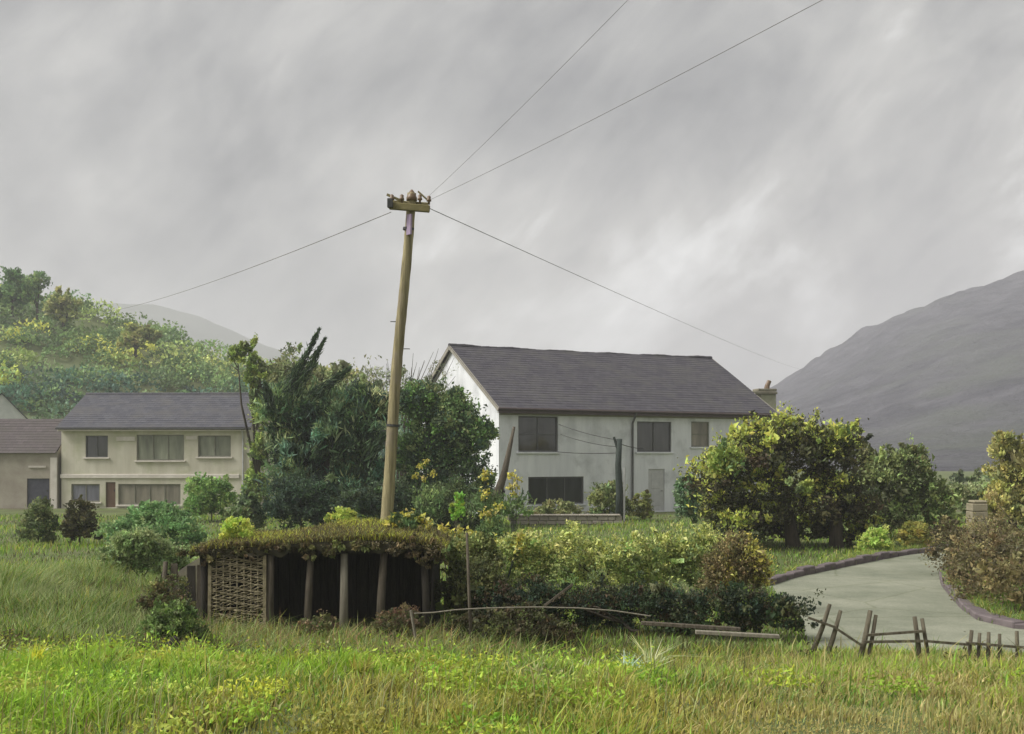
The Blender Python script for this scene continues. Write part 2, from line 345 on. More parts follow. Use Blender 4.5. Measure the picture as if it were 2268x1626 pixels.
def kerb(name, line, h, w, step, side, label):
    root = empty(name, (0, 0, 0)); tag(root, label, kind='structure')
    pts = resample(line, step)
    for a, b in zip(pts, pts[1:]):
        d = (b - a).normalized(); nrm = Vector((-d.y, d.x, 0)) * side; c = (a + b) / 2 + nrm * w / 2
        hh = h * random.uniform(0.7, 1.2); L = (b - a).length - 0.012
        mb = MB().box((0, 0, 0), (L, w * random.uniform(0.93, 1.05), hh + 0.05))
        o = mb.build('kerb_stone', M['kerb'], root, bevel=0.02)
        o.location = (c.x, c.y, hh / 2 - 0.02); o.rotation_euler = (random.uniform(-0.05, 0.05), random.uniform(-0.03, 0.03), math.atan2(d.y, d.x) + random.uniform(-0.05, 0.05))
    return root
kerb('kerb', [(5.5, 23.2), (6.6, 25.0), (7.96, 26.7), (9.4, 28.5), (10.9, 30.3), (13.6, 32.8), (17, 35.2)], 0.16, 0.22, 0.62, 1, 'purple grey stone kerb along the far side of the lane')
kerb('kerb', [(12.6, 29.6), (11.2, 27.8), (10.0, 25.4), (9.2, 23.2), (8.6, 21.2), (8.15, 19.6), (7.9, 18.4), (8.1, 17.5), (9.0, 17.0), (12, 16.8), (18, 16.9)], 0.12, 0.30, 0.55, 1, 'purple grey stone kerb curving round the right hand hedge')

# ------------------------------------------------------------------ houses
def wall_open(mb, u0, u1, z0, z1, holes, v=0.0, depth=0.14):
    """front wall in the plane y = v facing -y, with rectangular openings and their reveals"""
    us = sorted({u0, u1, *[h[0] for h in holes], *[h[1] for h in holes]}); zs = sorted({z0, z1, *[h[2] for h in holes], *[h[3] for h in holes]})
    for a, b in zip(us, us[1:]):
        for c, d in zip(zs, zs[1:]):
            mu, mz = (a + b) / 2, (c + d) / 2
            if any(h[0] < mu < h[1] and h[2] < mz < h[3] for h in holes): continue
            mb.add([(a, v, c), (b, v, c), (b, v, d), (a, v, d)], [(0, 1, 2, 3)])
    for a, b, c, d in holes:
        w = v + depth
        mb.add([(a, v, c), (b, v, c), (b, v, d), (a, v, d), (a, w, c), (b, w, c), (b, w, d), (a, w, d)], [(0, 4, 5, 1), (1, 5, 6, 2), (2, 6, 7, 3), (3, 7, 4, 0)])
def window(parent, u0, u1, z0, z1, v, frame, pane, cols=2, rows=1, sill=None, name='window', label=None):
    f = MB(); t = 0.07; y = v + 0.09
    for (a, b, c, d) in ((u0 + .003, u1 - .003, z0 + .003, z0 + t), (u0 + .003, u1 - .003, z1 - t, z1 - .003), (u0 + .003, u0 + t, z0 + t, z1 - t), (u1 - t, u1 - .003, z0 + t, z1 - t)):
        f.box(((a + b) / 2, y, (c + d) / 2), (b - a, 0.07, d - c))
    o = f.build(name, frame, parent)
    if label: o['label'] = label
    cw = (u1 - u0 - 2 * t) / cols; rh = (z1 - z0 - 2 * t) / rows
    for i in range(1, cols): MB().box((u0 + t + cw * i, y, (z0 + z1) / 2), (0.045, 0.055, z1 - z0 - 2 * t)).build('glazing_bar', frame, o)
    for j in range(1, rows): MB().box(((u0 + u1) / 2, y + 0.003, z0 + t + rh * j), (u1 - u0 - 2 * t, 0.045, 0.04)).build('glazing_bar', frame, o)
    for i in range(cols):
        for j in range(rows):
            p = MB(); a = u0 + t + cw * i; c = z0 + t + rh * j; tilt = random.uniform(-0.006, 0.006)
            p.box((a + cw / 2, y + 0.02, c + rh / 2), (cw, 0.012, rh), Matrix.Rotation(tilt, 3, 'X')); p.build('pane', pane, o)
    if sill is not None: MB().box(((u0 + u1) / 2, v - 0.03, z0 - 0.045), (u1 - u0 + 0.2, 0.16, 0.085)).build('sill', sill, o, bevel=0.01)
    return o
def roof_slope(mb, e0, e1, r0, r1, courses, t=0.02):
    """stepped courses from the eave line e0-e1 up to the ridge line r0-r1"""
    e0, e1, r0, r1 = map(Vector, (e0, e1, r0, r1)); n = ((e1 - e0).cross(r0 - e0)).normalized()
    if n.z < 0: n = -n
    for i in range(courses):
        a, b = i / courses, (i + 1) / courses + 0.12 / courses
        p = [e0.lerp(r0, a), e1.lerp(r1, a), e1.lerp(r1, min(b, 1)), e0.lerp(r0, min(b, 1))]
        lo = n * (0.005 + t); hi = n * 0.012
        mb.add([p[0] + lo, p[1] + lo, p[2] + hi, p[3] + hi, p[0], p[1], p[2] - n * 0.02, p[3] - n * 0.02], [(0, 1, 2, 3), (4, 7, 6, 5), (0, 4, 5, 1), (1, 5, 6, 2), (3, 2, 6, 7), (0, 3, 7, 4)])

# --- white house
A = R(26); HX, HYY = -0.61, 50.3; L, W, EZ, RZ = 15.9, 11.0, 5.18, 8.35
def wu(px):
    k = (px - CX) / F; return (HYY * k - HX) / (math.cos(A) - k * math.sin(A))
def wz(u, py): return EYE + (HY - py) / F * (HYY + u * math.sin(A))
wh = empty('white_house', (HX, HYY, 0), A, label='white rendered two storey house with long dark slate roof', cat='house')
def wrect(x0, x1, y0, y1):
    a, b = wu(x0), wu(x1); m = (a + b) / 2; return (a, b, wz(m, y1), wz(m, y0))
w1 = wrect(1148, 1236, 922, 1001); w2 = wrect(1411, 1487, 934, 1001); w3 = wrect(1531, 1571, 934, 990); w4 = wrect(1170, 1293, 1056, 1117)
d1 = (wu(1436), wu(1472), 0.06, 2.15)
mb = MB(); wall_open(mb, 0, L, -0.4, EZ + 0.02, [w1, w2, w3, w4, d1])
mb.add([(0, 0, -.4), (0, W, -.4), (0, W, EZ), (0, W / 2, RZ - 0.02), (0, 0, EZ)], [(0, 4, 3, 2, 1)])
mb.add([(L, 0, -.4), (L, W, -.4), (L, W, EZ), (L, W / 2, RZ - 0.02), (L, 0, EZ)], [(0, 1, 2, 3, 4)])
mb.add([(0, W, -.4), (L, W, -.4), (L, W, EZ), (0, W, EZ)], [(3, 2, 1, 0)])
mb.build('wall', M['render_white'], wh)
ov, gv = 0.38, 0.22; sl = (RZ - EZ) / (W / 2)
rf = MB()
roof_slope(rf, (-gv, -ov, EZ - ov * sl + .06), (L + gv, -ov, EZ - ov * sl + .06), (-gv, W / 2, RZ + .06), (L + gv, W / 2, RZ + .06), 26)
roof_slope(rf, (L + gv, W + ov, EZ - ov * sl + .06), (-gv, W + ov, EZ - ov * sl + .06), (L + gv, W / 2, RZ + .06), (-gv, W / 2, RZ + .06), 12)
roof = rf.build('roof', M['slate'], wh)
k = 0.0
rt = MB()
for i in range(36):
    a = -gv + (L + 2 * gv) * i / 36; b = -gv + (L + 2 * gv) * (i + 1) / 36 - 0.012
    rt.tube([(a, W / 2, RZ + .06), (b, W / 2, RZ + .07)], 0.11, 8)
rt.build('ridge_tiles', M['slate'], roof)
for s, y0 in ((-1, -ov), (1, W + ov)):
    MB().beam((-gv + 0.02, y0, EZ - ov * sl - 0.02), (-gv + 0.02, W / 2, RZ - 0.02), 0.04, 0.2).build('bargeboard', M['soffit'], roof)
    MB().beam((L + gv - 0.02, y0, EZ - ov * sl - 0.02), (L + gv - 0.02, W / 2, RZ - 0.02), 0.04, 0.2).build('bargeboard', M['soffit'], roof)
MB().box((L / 2, -ov + 0.03, EZ - ov * sl - 0.06), (L + 2 * gv - 0.1, 0.04, 0.24)).build('fascia', M['fascia'], wh)
MB().box((L / 2, -ov / 2 + 0.02, EZ - ov * sl - 0.13), (L + 0.2, ov - 0.05, 0.03)).build('soffit', M['soffit'], wh)
gt = MB(); n = 6
gpts = [(-gv, -ov - 0.06, EZ - ov * sl + 0.02), (L + gv, -ov - 0.06, EZ - ov * sl - 0.02)]
gt.tube(gpts, 0.06, 8); gt.build('gutter', M['fascia'], wh)
MB().box((L / 2, -0.013, EZ - 0.36), (L - 0.02, 0.02, 0.22)).build('frieze', M['soffit'], wh)
dp = MB(); du = wu(1399)
dp.tube([(du, -ov - 0.06, EZ - ov * sl), (du, -ov, EZ - ov * sl - 0.15), (du, -0.09, EZ - ov * sl - 0.55), (du, -0.09, 0.0)], 0.055, 8); dp.build('downpipe', M['grey_frame'], wh)
window(wh, *w1, 0, M['grey_frame'], M['glass_dark'], 2, 2, M['render_white'])
window(wh, *w2, 0, M['grey_frame'], M['glass_dark'], 2, 1, M['render_white'])
window(wh, *w3, 0, M['sage_frame'], M['glass_brown'], 1, 2, M['render_white'], label='narrow window with a brown blind')
window(wh, *w4, 0, M['grey_frame'], M['glass_black'], 3, 1, M['render_white'], label='wide black ground floor window')
dr = MB().box(((d1[0] + d1[1]) / 2, 0.09, (d1[2] + d1[3]) / 2), (d1[1] - d1[0] - .01, 0.06, d1[3] - d1[2] - .01)).build('door', M['white_paint'], wh)
MB().box((d1[1] - 0.15, 0.05, 1.05), (0.12, 0.04, 0.03)).build('handle', M['metal_dark'], dr)
pb = MB()
for (a, b) in ((0.12, 0.48), (0.53, 0.92)):
    w_ = d1[1] - d1[0]; h_ = d1[3] - d1[2]
    pb.box(((d1[0] + d1[1]) / 2, 0.055, d1[2] + h_ * (a + b) / 2), (w_ * 0.6, 0.02, h_ * (b - a)))
pb.build('panel', M['white_paint'], dr, bevel=0.01)
for o_ in [roof] + list(roof.children):                        # an old roof sags a little between its walls
    for v_ in o_.data.vertices:
        v_.co.z -= (.07 * math.sin(math.pi * min(max(v_.co.x / L, 0), 1)) + .022 * math.sin(v_.co.x * 2.1 + v_.co.y * .7) + .012 * math.sin(v_.co.x * 5.3)) * min(1, max(0, (v_.co.z - EZ + .4) / 1.5))
# chimney of the rear wing, seen past the right verge
ch = empty('chimney_stack', P(1680, 1122, 66).to_2d().to_3d(), 0.2); ch.parent = None
cb = P(1690, 885, 66); cw = 0.95
tag(ch, 'pale stone chimney stack with flat cap behind the white house roof', 'chimney')
ch.location = (cb.x, cb.y, 0)
MB().box((0, 0, 2.6), (2.6, 2.2, 5.2)).build('base', M['chimney'], ch)
MB().box((0.2, 0, 5.8), (cw, 0.8, 1.5)).build('stack', M['chimney_pale'], ch, bevel=0.03)
MB().box((-0.15, 0, 6.62), (1.7, 1.1, 0.16)).build('cap', M['chimney'], ch, bevel=0.03)
MB().box((0.1, 0, 6.80), (1.2, 0.9, 0.16)).build('cap', M['chimney'], ch, bevel=0.03)
MB().tube([(0.25, 0, 6.9), (0.28, 0, 7.1), (0.42, 0, 7.38)], [0.17, 0.15, 0.13], 10).build('pot', M['ceramic'], ch)

# --- cream house on the left
LY = 58.0
lh = empty('cream_house', ((136 - CX) / F * LY, LY, 0), R(-1.5), label='cream two storey cottage with blue grey slate roof on the left', cat='house')
LW = (556 - 136) / F * LY; LD = 7.0; LE = 4.42; LR = 6.25
def lu(px): return (px - 136) / F * LY
def lz(py): return EYE + (HY - py) / F * LY
def lrect(x0, x1, y0, y1): return (lu(x0), lu(x1), lz(y1), lz(y0))
a1 = lrect(190, 240, 965, 1013); a2 = lrect(304, 410, 963, 1020); a3 = lrect(441, 514, 965, 1012); a4 = lrect(158, 222, 1072, 1112); a5 = lrect(263, 402, 1072, 1118); ad = (lu(235), lu(257), 0.05, lz(1068))
mb = MB(); wall_open(mb, 0, LW, -0.4, LE, [a1, a2, a3, a4, a5, ad])
mb.add([(0, 0, -.4), (0, LD, -.4), (0, LD, LE), (0, LD / 2, LR), (0, 0, LE)], [(0, 4, 3, 2, 1)])
mb.add([(LW, 0, -.4), (LW, LD, -.4), (LW, LD, LE), (LW, LD / 2, LR), (LW, 0, LE)], [(0, 1, 2, 3, 4)])
mb.add([(0, LD, -.4), (LW, LD, -.4), (LW, LD, LE), (0, LD, LE)], [(3, 2, 1, 0)])
mb.build('wall', M['render_cream'], lh)
s2 = (LR - LE) / (LD / 2); rf = MB()
roof_slope(rf, (-.15, -.3, LE - .3 * s2 + .05), (LW + .15, -.3, LE - .3 * s2 + .05), (-.15, LD / 2, LR + .05), (LW + .15, LD / 2, LR + .05), 16)
roof_slope(rf, (LW + .15, LD + .3, LE - .3 * s2 + .05), (-.15, LD + .3, LE - .3 * s2 + .05), (LW + .15, LD / 2, LR + .05), (-.15, LD / 2, LR + .05), 10)
roof2 = rf.build('roof', M['slate_blue'], lh)
rt = MB()
for i in range(24):
    a = -.15 + (LW + .3) * i / 24; b = -.15 + (LW + .3) * (i + 1) / 24 - .012
    rt.tube([(a, LD / 2, LR + .05), (b, LD / 2, LR + .06)], 0.09, 8)
rt.build('ridge_tiles', M['slate_blue'], roof2)
MB().tube([(-.15, -.36, LE - .3 * s2 + .0), (LW + .15, -.36, LE - .3 * s2 - .02)], 0.055, 8).build('gutter', M['metal_dark'], lh)
MB().box((LW / 2, -.27, LE - .3 * s2 - .06), (LW + .2, .03, .16)).build('fascia', M['plaster_band'], lh)
MB().box((LW / 2, -.14, LE - .3 * s2 - .12), (LW, .24, .03)).build('soffit', M['plaster_band'], lh)
MB().box((LW / 2 - .3, -.03, lz(1055)), (LW - .5, .09, .22)).build('string_course', M['plaster_band'], lh, bevel=.02)
MB().box((lu(280), -.02, lz(972)), (1.0, .06, .22)).build('plaque', M['plaster_band'], lh)
MB().box((lu(427), -.02, lz(970)), (.6, .06, .18)).build('plaque', M['plaster_band'], lh)
window(lh, *a1, 0, M['grey_frame'], M['glass_dark'], 2, 1, M['plaster_band'], label='small dark upper window')
window(lh, *a2, 0, M['sage_frame'], M['glass_sage'], 3, 1, M['plaster_band'])
window(lh, *a3, 0, M['sage_frame'], M['glass_sage'], 2, 1, M['plaster_band'])
window(lh, *a4, 0, M['sage_frame'], M['glass_blue'], 2, 1, M['plaster_band'], label='blue grey ground floor window')
window(lh, *a5, 0, M['sage_frame'], M['glass_brown'], 4, 1, M['plaster_band'], label='long ground floor window with drawn blinds')
dr = MB().box(((ad[0] + ad[1]) / 2, .09, (ad[2] + ad[3]) / 2), (ad[1] - ad[0] - .01, .05, ad[3] - ad[2] - .01)).build('door', M['door_brown'], lh)
MB().box((ad[1] - .08, .05, .95), (.04, .04, .1)).build('handle', M['metal_dark'], dr)
MB().tube([(LW - .35, -.3, LE - .3 * s2), (LW - .35, -.07, LE - .6), (LW - .35, -.07, 0)], .045, 8).build('downpipe', M['white_paint'], lh)

# --- low wing left of the cream house, its roof slope brown
WY = 57.7
wg = empty('low_cottage', ((-60 - CX) / F * WY, WY, 0), R(3), label='low brown roofed cottage at the left edge below the hill', cat='cottage')
ww = (124 + 60) / F * WY; we = EYE + (HY - 1000) / F * WY; wr = EYE + (HY - 930) / F * (WY + 2.6)
def gu(px): return (px + 60) / F * WY
b1 = (gu(57), gu(106), .05, EYE + (HY - 1060) / F * WY)
mb = MB(); wall_open(mb, 0, ww, -.4, we, [b1])
mb.add([(0, 0, -.4), (0, 5.2, -.4), (0, 5.2, we), (0, 2.6, wr), (0, 0, we)], [(0, 4, 3, 2, 1)])
mb.add([(ww, 0, -.4), (ww, 5.2, -.4), (ww, 5.2, we), (ww, 2.6, wr), (ww, 0, we)], [(0, 1, 2, 3, 4)])
mb.build('wall', M['render_grey'], wg)
s3 = (wr - we) / 2.6; rf = MB()
roof_slope(rf, (-.1, -.22, we - .22 * s3 + .05), (ww - .05, -.22, we - .22 * s3 + .05), (-.1, 2.6, wr + .05), (ww + .15, 2.6, wr + .05), 13)
roof_slope(rf, (ww + .1, 5.4, we - .2 * s3 + .05), (-.1, 5.4, we - .2 * s3 + .05), (ww + .1, 2.6, wr + .05), (-.1, 2.6, wr + .05), 6)
rf.build('roof', M['tile_brown'], wg)
dr = MB().box(((b1[0] + b1[1]) / 2, .08, (b1[2] + b1[3]) / 2), (b1[1] - b1[0] - .01, .05, b1[3] - b1[2] - .01)).build('door', M['door_blue'], wg)
MB().box((b1[1] - .12, .04, .95), (.05, .04, .1)).build('handle', M['metal_dark'], dr)
MB().box((ww - .18, -.05, (we - .35) / 2), (.34, .12, we - .3)).build('pilaster', M['plaster_band'], wg)
MB().box((gu(80), -.03, EYE + (HY - 1034) / F * WY), (.9, .08, .1)).build('lintel', M['plaster_band'], wg)

# --- far pale gable at the left edge
fg = empty('pale_house', ((4 - CX) / F * 76, 76, 0), R(25), label='pale grey gabled house at the far left edge behind the brown roof', cat='house')
hw, he, hr, hd = 3.6, 5.2, 7.15, 9.0
mb = MB().add([(-hw / 2, 0, -.3), (hw / 2, 0, -.3), (hw / 2, 0, he), (0, 0, hr), (-hw / 2, 0, he), (-hw / 2, hd, -.3), (hw / 2, hd, -.3), (hw / 2, hd, he), (0, hd, hr), (-hw / 2, hd, he)],
              [(0, 1, 2, 3, 4), (5, 9, 8, 7, 6), (1, 6, 7, 2), (0, 4, 9, 5)]); mb.build('wall', M['render_pale'], fg)
rf = MB(); roof_slope(rf, (hw / 2 + .25, -.15, he - .2), (hw / 2 + .25, hd + .15, he - .2), (0, -.15, hr + .05), (0, hd + .15, hr + .05), 10)
roof_slope(rf, (-hw / 2 - .25, hd + .15, he - .2), (-hw / 2 - .25, -.15, he - .2), (0, hd + .15, hr + .05), (0, -.15, hr + .05), 10); rf.build('roof', M['slate_blue'], fg)

# ------------------------------------------------------------------ utility pole and wires
PB, PT = Vector((-2.91, 24, 0)), P(911, 428, 24)
up = empty('utility_pole', PB, label='tall leaning brown wooden utility pole with short crossarm', cat='utility pole')
ax = (PT - PB); pts = [ax * t + Vector((.02 * math.sin(t * 9), .015 * math.sin(t * 7 + 1), 0)) for t in np.linspace(-0.03, 1, 60)]
MB().tube(pts, [0.143 - 0.045 * t for t in np.linspace(0, 1, 60)], 16, wob=0.045).build('shaft', M['pole_wood'], up, smooth=True)
def on(x, y, dy=0.0): return P(x, y, 24 + dy) - PB
MB().beam(on(862, 456, -.16), on(952, 463, -.16), .10, .155).build('crossarm', M['arm_wood'], up, bevel=.015)
MB().beam(on(870, 452, .16), on(948, 457, .16), .08, .16).build('crossarm', M['arm_wood'], up, bevel=.015)
MB().beam(on(857, 431, -.05), on(905, 452, -.05), .05, .05).build('brace', M['arm_wood'], up)
MB().beam(on(926, 424, -.05), on(950, 446, -.05), .035, .035).build('brace', M['arm_wood'], up)
ins = [(868, 440), (890, 440), (930, 440), (950, 443)]
for x, y in ins:
    c = on(x, y + 10, -.16)
    MB().tube([c + Vector((0, 0, dz)) for dz in (0, .06, .07, .11, .12, .17, .19)], [.025, .025, .055, .05, .04, .045, .02], 10).build('insulator', M['ceramic'], up, smooth=True)
c = on(912, 440, 0)
MB().tube([c + Vector((0, 0, dz)) for dz in (-.05, .02, .1, .16, .2)], [.12, .12, .085, .05, .015], 12).build('pole_cap', M['ceramic'], up, smooth=True)
MB().box(on(864, 450, -.24), (.12, .1, .2)).build('connector_box', M['metal_dark'], up, bevel=.01)
MB().beam(on(907, 475, -.13), on(906, 520, -.14), .13, .05).build('marker_plate', M['plate_lilac'], up)
for t in (.40, .905):
    MB().tube([ax * t, ax * (t + .006)], .168 - .045 * t, 14).build('band', M['metal_dark'], up)
for i in range(7):
    a = 0.25 + i * 0.07
    pz = ax * a; sx = 0.16 if i % 2 else -0.16
    MB().tube([pz + Vector((sx * 0.6, 0, 0)), pz + Vector((sx * 1.5, 0, 0))], .01, 6).build('step_peg', M['metal_dark'], up)

def cable(name, a, b, sag, label, r=0.014, n=40, cat='cable', group=None, pw=1.0):
    a, b = Vector(a), Vector(b); pts = []
    for i in range(n + 1):
        t = (i / n) ** pw; p = a + (b - a) * t; p.z -= sag * 4 * t * (1 - t); pts.append(p)
    o = MB().tube(pts, r, 6).build(name, M['wire' if name == 'power_line' else 'cord'], None, smooth=True); return tag(o, label, cat, group)
cable('power_line', P(866, 470, 24), P(60, 672, 140), 1.9, 'thin cable running from the pole down to the left hillside', 0.0085, pw=1.8, cat='power line')
cable('power_line', P(952, 462, 24), P(1850, 806, 650), 4.3, 'thin cable falling from the pole toward the right hand hill', 0.0085, n=80, pw=2.6, cat='power line')
def toward(px0, px1, Y1, sag, label, r):
    a, b = P(*px0, 24), P(*px1, Y1); return cable('power_line', a, a + (b - a) * 2.4 + Vector((0, 0, sag * 2.33)), sag, label, r, cat='power line')   # on to the next pole, behind the viewer
toward((948, 436), (1420, -30), 13.0, 0.25, 'steeper overhead cable rising from the pole to the upper right', 0.0032)
toward((952, 443), (2000, -95), 11.0, 0.30, 'longer overhead cable sweeping from the pole toward the top right corner', 0.0038)

# small dark post in front of the white house, its lines
cp = empty('clothesline_post', P(1371, 1140, 45.5).to_2d().to_3d(), label='short dark green post with fork standing before the white house', cat='post')
pz = lambda y: EYE + (HY - y) / F * 45.5
MB().tube([(0, 0, -.05), (0.02, 0, 1.2), (-.04, 0, 2.4), (.02, 0, pz(972))], [.17, .16, .14, .12], 10, wob=.08).build('shaft', M['post_green'], cp, smooth=True)
MB().tube([(-.02, 0, pz(1000)), (-.22, -.02, pz(968))], [.07, .05], 8).build('fork', M['post_green'], cp)
MB().tube([(.2, -.05, 0), (.22, -.05, pz(1035))], .05, 8).build('pipe', M['white_paint'], cp)
CPX = P(1371, 1140, 45.5).x
cable('clothesline', (CPX, 45.5, pz(975)), P(1238, 940, 50.9), .08, 'upper thin line from the dark post to the first upstairs window', .018)
cable('clothesline', (CPX, 45.5, pz(990)), P(1242, 962, 50.9), .1, 'second thin line under the upper one at the dark post', .016)
cable('clothesline', (CPX, 45.5, pz(1003)), P(1236, 1001, 50.9), .05, 'level thin line below the upstairs window of the white house', .018)
cable('clothesline', (CPX, 45.5, pz(982)), P(1425, 994, 54.0), .05, 'short thin line from the dark post to the downpipe', .018)
lp = empty('leaning_post', P(1090, 1150, 41).to_2d().to_3d(), label='brown weathered post leaning right beside the white house corner', cat='post')
o0 = P(1090, 1150, 41)
MB().tube([(-.1, 0, -.05), (.05, 0, .9), (.45, 0, 2.1), (P(1139, 945, 41).x - o0.x, 0, P(1139, 945, 41).z)], [.22, .2, .13, .05], 10, wob=.06).build('shaft', M['old_wood'], lp, smooth=True)
MB().tube([(.12, -.05, 0), (.3, -.05, .9), (.46, -.05, 1.5)], [.1, .08, .04], 8).build('prop', M['dark_wood'], lp, smooth=True)

# low pale garden wall: stones laid in two courses under a coping
gw = empty('garden_wall', (P(1130, 1150, 44).x, 44, 0), R(3), label='low pale stone garden wall in front of the white house', cat='wall')
x = 0.0; GL = (1365 - 1130) / F * 44
for row in range(2):
    x = -0.1 * row
    while x < GL:
        w_ = random.uniform(.28, .5); MB().box((x + w_ / 2, random.uniform(-.02, .02), .09 + row * .17), (w_ - .015, .3, .155)).build('stone', M['stone_pale'], gw, bevel=.02); x += w_
x = -.1
while x < GL:
    w_ = random.uniform(.5, .8); MB().box((x + w_ / 2, 0, .385), (w_ - .012, .38, .08)).build('coping_stone', M['stone_pale'], gw, bevel=.02); x += w_

# ------------------------------------------------------------------ turf roofed shed
SY = 16.9
sx = lambda px: (px - CX) / F * SY
sz = lambda py: EYE + (HY - py) / F * SY
sh = empty('turf_shed', (0, 0, 0), label='low dark wooden shed with overgrown turf roof and open bays', cat='shed')
sh.location = (sx(640), SY, 0)
ox = sx(640)
top = 1.30
posts = [(362, 0.05, 'old_wood'), (452, .07, 'dark_wood'), (598, .085, 'old_wood'), (684, .075, 'old_wood'), (762, .085, 'pale_wood'), (846, .08, 'old_wood'), (942, .075, 'dark_wood')]
for px, r, m_ in posts:
    lean = random.uniform(-.05, .05)
    r *= .78
    MB().tube([(sx(px) - ox - lean, -.02, -.1), (sx(px) - ox - lean * .3, 0, .6), (sx(px) - ox + lean, 0.02, top if px > 400 else 1.15)], [r * 1.1, r, r * .9], 8, wob=.1).build('post', M[m_], sh, smooth=True)
MB().beam((sx(440) - ox, .02, top + .03), (sx(965) - ox, .02, top + .05), .14, .12).build('beam', M['dark_wood'], sh)
x = sx(440) - ox
while x < sx(955) - ox:                                        # boards of the back wall, gaps between
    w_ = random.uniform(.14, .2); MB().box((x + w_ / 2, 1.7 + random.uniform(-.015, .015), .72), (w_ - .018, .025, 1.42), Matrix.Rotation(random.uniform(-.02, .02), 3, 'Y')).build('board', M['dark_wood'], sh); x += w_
MB().box(((sx(440) + sx(955)) / 2 - ox, 1.78, .7), (sx(955) - sx(440), .03, 1.5)).build('light_block', M['dark_wood'], sh)  # sheet added behind the boards to keep daylight out of the bays
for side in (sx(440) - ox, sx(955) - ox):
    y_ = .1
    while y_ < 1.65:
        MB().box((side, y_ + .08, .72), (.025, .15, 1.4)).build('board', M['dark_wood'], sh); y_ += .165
x = sx(355) - ox                                             # boarded bay at the left end
while x < sx(445) - ox:
    w_ = random.uniform(.10, .16); hgt = random.uniform(.8, 1.2)
    MB().box((x + w_ / 2, .05, hgt / 2), (w_ - .02, .025, hgt), Matrix.Rotation(random.uniform(-.04, .04), 3, 'Y')).build('board', random.choice([M['dark_wood'], M['old_wood'], M['dark_wood']]), sh); x += w_
# woven panel
pn = empty('woven_panel', (0, 0, 0)); pn.parent = sh
x0, x1 = sx(466) - ox, sx(588) - ox; zb, zt = .02, 1.26
MB().beam((x0, -.05, zt), (x1, -.05, zt + .01), .05, .05).build('rail', M['pale_wood'], pn); MB().beam((x0, -.05, zb + .05), (x1, -.05, zb + .04), .05, .05).build('rail', M['wicker'], pn)
MB().beam((x0, -.05, zb), (x0 + .01, -.05, zt), .05, .05).build('stile', M['wicker'], pn); MB().beam((x1, -.05, zb), (x1, -.05, zt), .05, .05).build('stile', M['wicker'], pn)
wv = MB(); nst = 8
for i in range(62):
    if random.random() < .08: continue
    z_ = zb + .06 + (zt - zb - .1) * i / 62
    wv.tube([(x0 + (x1 - x0) * t / 24, -.05 + .018 * math.cos(math.pi * t * nst / 24 + math.pi * (i % 2)), z_ + random.uniform(-.012, .012) + .02 * math.sin(t * .4 + i)) for t in range(25)], random.uniform(.008, .013), 5)
for i in range(nst + 1):
    wv.tube([(x0 + (x1 - x0) * i / nst, -.05, zb), (x0 + (x1 - x0) * i / nst, -.05, zt)], .012, 5)
o = wv.build('weave', M['wicker'], pn, smooth=True); o['kind'] = 'stuff'
# turf slab on top
def zoff(x): return np.interp((x + ox) / SY * F + CX, [318, 400, 470, 560, 850, 930, 985], [-.22, -.14, -.03, 0, .06, .04, -.06])
def turf(x0, x1, y0, y1, n=70, m=14):
    V = []; Fc = []
    for j in range(m + 1):
        for i in range(n + 1):
            u, v = i / n, j / m; e = min(1, min(u, 1 - u) * 14) ** .5 * min(1, min(v, 1 - v) * 6 + .12) ** .5
            x = x0 + (x1 - x0) * u; y = y0 + (y1 - y0) * v
            V.append((x, y, top + .06 + e * (.10 + .04 * math.sin(x * 1.7) + .03 * math.sin(x * 5 + y * 4)) + .06 * v + float(zoff(x))))
    for j in range(m):
        for i in range(n): a = j * (n + 1) + i; Fc.append((a, a + 1, a + n + 2, a + n + 1))
    b = len(V)
    for i in range(n + 1): V.append((V[i][0], y0 + .03, top - .02 + .05 * math.sin(V[i][0] * 7) + .04 * math.sin(V[i][0] * 17) + float(zoff(V[i][0]))))
    for i in range(n): Fc.append((b + i, b + i + 1, i + 1, i))
    return MB().add(V, Fc)
tf = turf(sx(425) - ox, sx(985) - ox, -.13, 2.0); tf.build('turf_roof', M['soil'], sh, smooth=True)

bank = MB(); nb, mbk = 26, 14; Vb = []; Fb = []
for j in range(mbk + 1):
    for i in range(nb + 1):
        u, v = i / nb, j / mbk; x_ = sx(180) + (sx(436) - sx(180)) * u; y_ = SY + .15 + 3.2 * v
        hgt_ = 1.28 * (u ** .8) * min(1, v * 3.2 + .0) ** .5 * min(1, (1 - v) * 2.2) ** .7
        Vb.append((x_ - ox, y_ - SY, hgt_ + .05 * math.sin(x_ * 4 + y_ * 3) * u - .03))
for j in range(mbk):
    for i in range(nb): a = j * (nb + 1) + i; Fb.append((a, a + 1, a + nb + 2, a + nb + 1))
bk = bank.add(Vb, Fb).build('earth_bank', M['soil'], None, smooth=True); bk.location = (ox, SY, 0); tag(bk, 'brown earth bank rising to the left end of the shed', 'bank')
